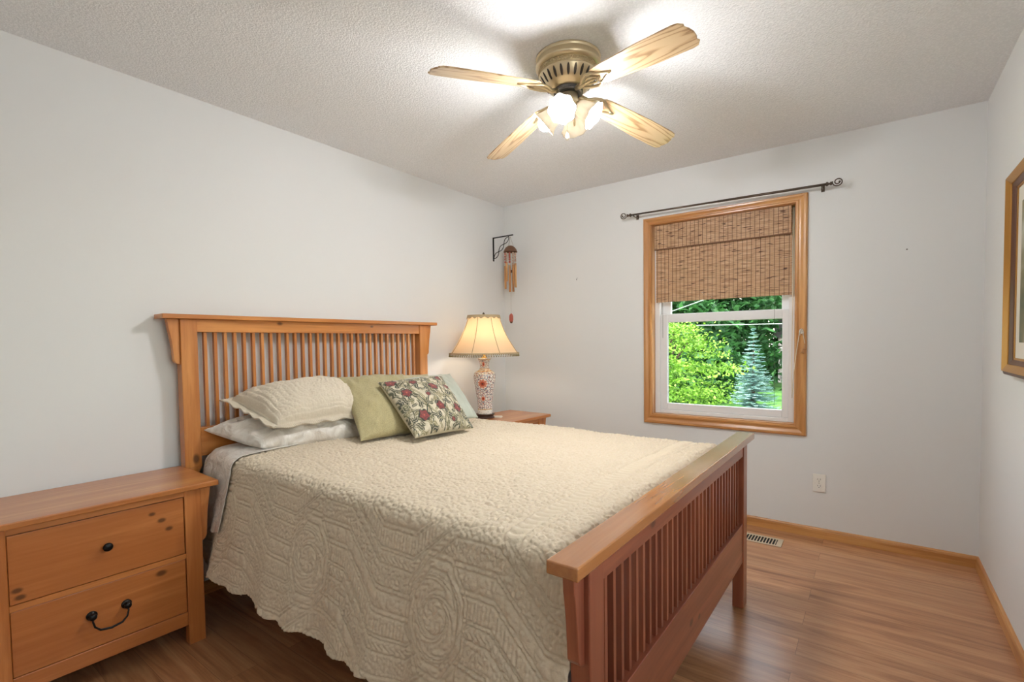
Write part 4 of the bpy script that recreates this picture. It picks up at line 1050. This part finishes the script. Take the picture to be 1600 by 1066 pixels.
def leaves(g, C0, n, size, spread, up=.6):
    """n leaves round clump centres C0 (k,3); spread (3,)"""
    k = g.integers(0, len(C0), n); c = C0[k]+g.normal(size=(n, 3))*np.array(spread)
    nrm = g.normal(size=(n, 3)); nrm[:, 2] = np.abs(nrm[:, 2])+up; nrm /= np.linalg.norm(nrm, axis=1, keepdims=True)
    a = np.cross(nrm, g.normal(size=(n, 3))); a /= np.linalg.norm(a, axis=1, keepdims=True); b = np.cross(nrm, a)
    s = size*g.uniform(.6, 1.3, (n, 1))
    # kite-shaped leaf folded along the midrib
    V = np.stack([c-a*s, c+b*s*.55+nrm*s*.12, c+a*s, c-b*s*.55+nrm*s*.12], 1).reshape(-1, 3)
    return V, np.arange(n*4).reshape(n, 4)
def tree(name, x, y, h, rad, mat, label, seed, n=9000, size=.12, clumps=90, base=.12, group=None, shape='round', flat=.35):
    g = np.random.default_rng(seed); t_ = empty(name, (x, y, GZ), label=label, cat='tree', group=group)
    ph = g.uniform(0, 2*PI, clumps); f = g.uniform(0, 1, clumps)
    z = h*(base+(1-base)*f)
    rr = rad*np.sqrt(np.clip(1-((f-.38)/.64)**2, 0.02, 1))*g.uniform(.55, 1.0, clumps)
    C0 = np.stack([rr*np.cos(ph), rr*np.sin(ph), z], 1)
    sp = rad*.17; V, F = leaves(g, C0, n, size, (sp, sp, sp*flat))
    np_obj('foliage', V, F, mat, t_, smooth=False)
    bm = B(); tube(bm, [(0, 0, -.1), (.03, 0, h*.3), (-.04, .05, h*.6), (0, 0, h*.85)], [rad*.07, rad*.055, rad*.035, .02], 10)
    for k in range(9):
        q = C0[(k*9) % clumps]; z0 = max(.2, q[2]*.6); tube(bm, [(0, 0, z0), (q[0]*.5, q[1]*.5, (z0+q[2])/2), tuple(q)], [.06, .035, .012], 6)
    obj('trunk', bm, M_bark, t_, smooth=True); return t_
M_lf1 = leafmat('sunny maple leaves', srgb(78, 122, 34), srgb(138, 178, 62))
M_lf2 = leafmat('deep green leaves', srgb(26, 66, 32), srgb(58, 110, 52))
M_lf3 = leafmat('mid green leaves', srgb(44, 98, 42), srgb(92, 150, 72))
tree('maple_tree', -1.95, 9.6, 2.95, 1.75, M_lf1, 'bright yellow green tree nearest outside the left half of the window', 1, n=16000, size=.05, clumps=150, base=.02, flat=.22)
bk = [(-16, 33, 12, 5.5, 2), (-10, 29, 12, 5.0, 3), (-5.5, 25, 11, 4.6, 2), (-2.6, 35, 13, 5.2, 3), (3.6, 37, 13, 5.2, 2), (7.0, 30, 12, 5.2, 3), (12.5, 32, 12, 5.5, 2), (-22, 36, 12, 6, 3), (-8.0, 19, 7.5, 3.2, 3), (-4.6, 17.5, 4.2, 2.4, 2)]
lbs = {2: 'dense dark green tree in the row behind the lawn', 3: 'mid green leafy tree in the row behind the lawn'}
pos = ['at the left of the row', 'left of centre', 'behind the maple', 'behind the blue spruce', 'right of the spruce', 'to the right', 'far right', 'far left', 'close behind the yellow green tree', 'low between yellow green tree and spruce']
for i, (x, y, h, rad, k) in enumerate(bk):
    tree('background_tree', x, y, h, rad, M_lf2 if k == 2 else M_lf3, ('dark' if k == 2 else 'mid')+' green leafy tree outside, '+pos[i], 20+i, n=19000, size=.21, clumps=210, base=.02, group='trees behind the lawn')
# blue spruce
sp = empty('blue_spruce', (-.50, 14.2, GZ), label='pale blue spruce standing on the lawn outside the window', cat='tree')
g = random.Random(3); bm = B(); hS, rS = 2.85, .78
VV = []; FF = []
def quad(c, a, b): 
    n = len(VV); VV.extend([c-a, c+b*.5, c+a, c-b*.5]); FF.append((n, n+1, n+2, n+3))
lev = 22
for i in range(lev):
    f = i/(lev-1); z = .15+(hS-.15)*f; rr = rS*(1-f)**.85+.03; nb = int(20*(1-f)+6)
    for j in range(nb):
        a = 2*PI*(j+g.random())/nb; L_ = rr*g.uniform(.78, 1.1); dirv = Vector((math.cos(a), math.sin(a), 0)); sd_ = Vector((-math.sin(a), math.cos(a), 0))
        zj = g.uniform(-.10, .10)*(1-f)+g.uniform(-.03, .03); ns_ = max(4, int(L_/.05))
        for k in range(ns_):
            q = (k+.5)/ns_; c = dirv*L_*q+Vector((0, 0, z+zj-.22*L_*q+.20*L_*q*q))
            for s_ in (-1, -.5, 0, .5, 1):
                wv_ = (1-q)*.16*L_+.03
                dd_ = (dirv*.6+sd_*s_*.8+Vector((0, 0, g.uniform(-.15, .35)))).normalized()
                quad(c+sd_*s_*wv_*.6, dd_*.06, (dd_.cross(Vector((g.uniform(-.4, .4), g.uniform(-.4, .4), 1)))).normalized()*.032)
np_obj('foliage', np.array([list(v) for v in VV]), np.array(FF), leafmat('spruce needles', srgb(120, 158, 156), srgb(190, 218, 214)), sp, smooth=False)
bm.free(); bm = B(); tube(bm, [(0, 0, -.1), (0, 0, hS*.9)], [.08, .01], 8); obj('trunk', bm, M_bark, sp)
# neighbouring house glimpsed at the right
hs_ = empty('neighbour_house', (0.0, 28.5, GZ), label='pale pinkish house glimpsed at the right edge of the window behind the trees', cat='house')
bm = B(); box(bm, -1.75, 4, 0, 5, 0, 2.6)
t = NT('pale stucco'); tc = t.n('TexCoord'); no = t.n('TexNoise', i_Scale=6.0, i_Detail=4.0); t.l(tc.outputs['Object'], no.inputs['Vector']); rp = t.ramp(no.outputs[0], [(.4, srgb(150, 136, 138)), (.6, srgb(228, 214, 214))]); t.l(rp.outputs[0], t.b.inputs['Base Color'])
obj('wall', bm, t.m, hs_); bm = B(); prism(bm, [(-.4, 2.6), (2.5, 4.2), (5.4, 2.6)], 0, -2.0, 4.3); obj('roof', bm, plain('dark shingles', (.06, .055, .05), .9), hs_)
# overhead cables
M_cab = plain('grey cable', (.22, .25, .25), .6)
for nm, p0, p1, sg, lb in (('overhead_cable', (-14, 12, 2.05), (14, 11.2, 1.75), .25, 'nearly level overhead cable crossing in front of the trees'), ('overhead_cable', (-9, 14.0, .55), (9, 9.5, 5.5), .15, 'steeper overhead cable rising to the right in front of the trees')):
    bm = B(); p0, p1 = Vector(p0), Vector(p1)
    tube(bm, [p0.lerp(p1, k/24)-Vector((0, 0, sg*4*(k/24)*(1-k/24))) for k in range(25)], .014, 6); o = obj(nm, bm, M_cab); tag(o, lb, 'cable')
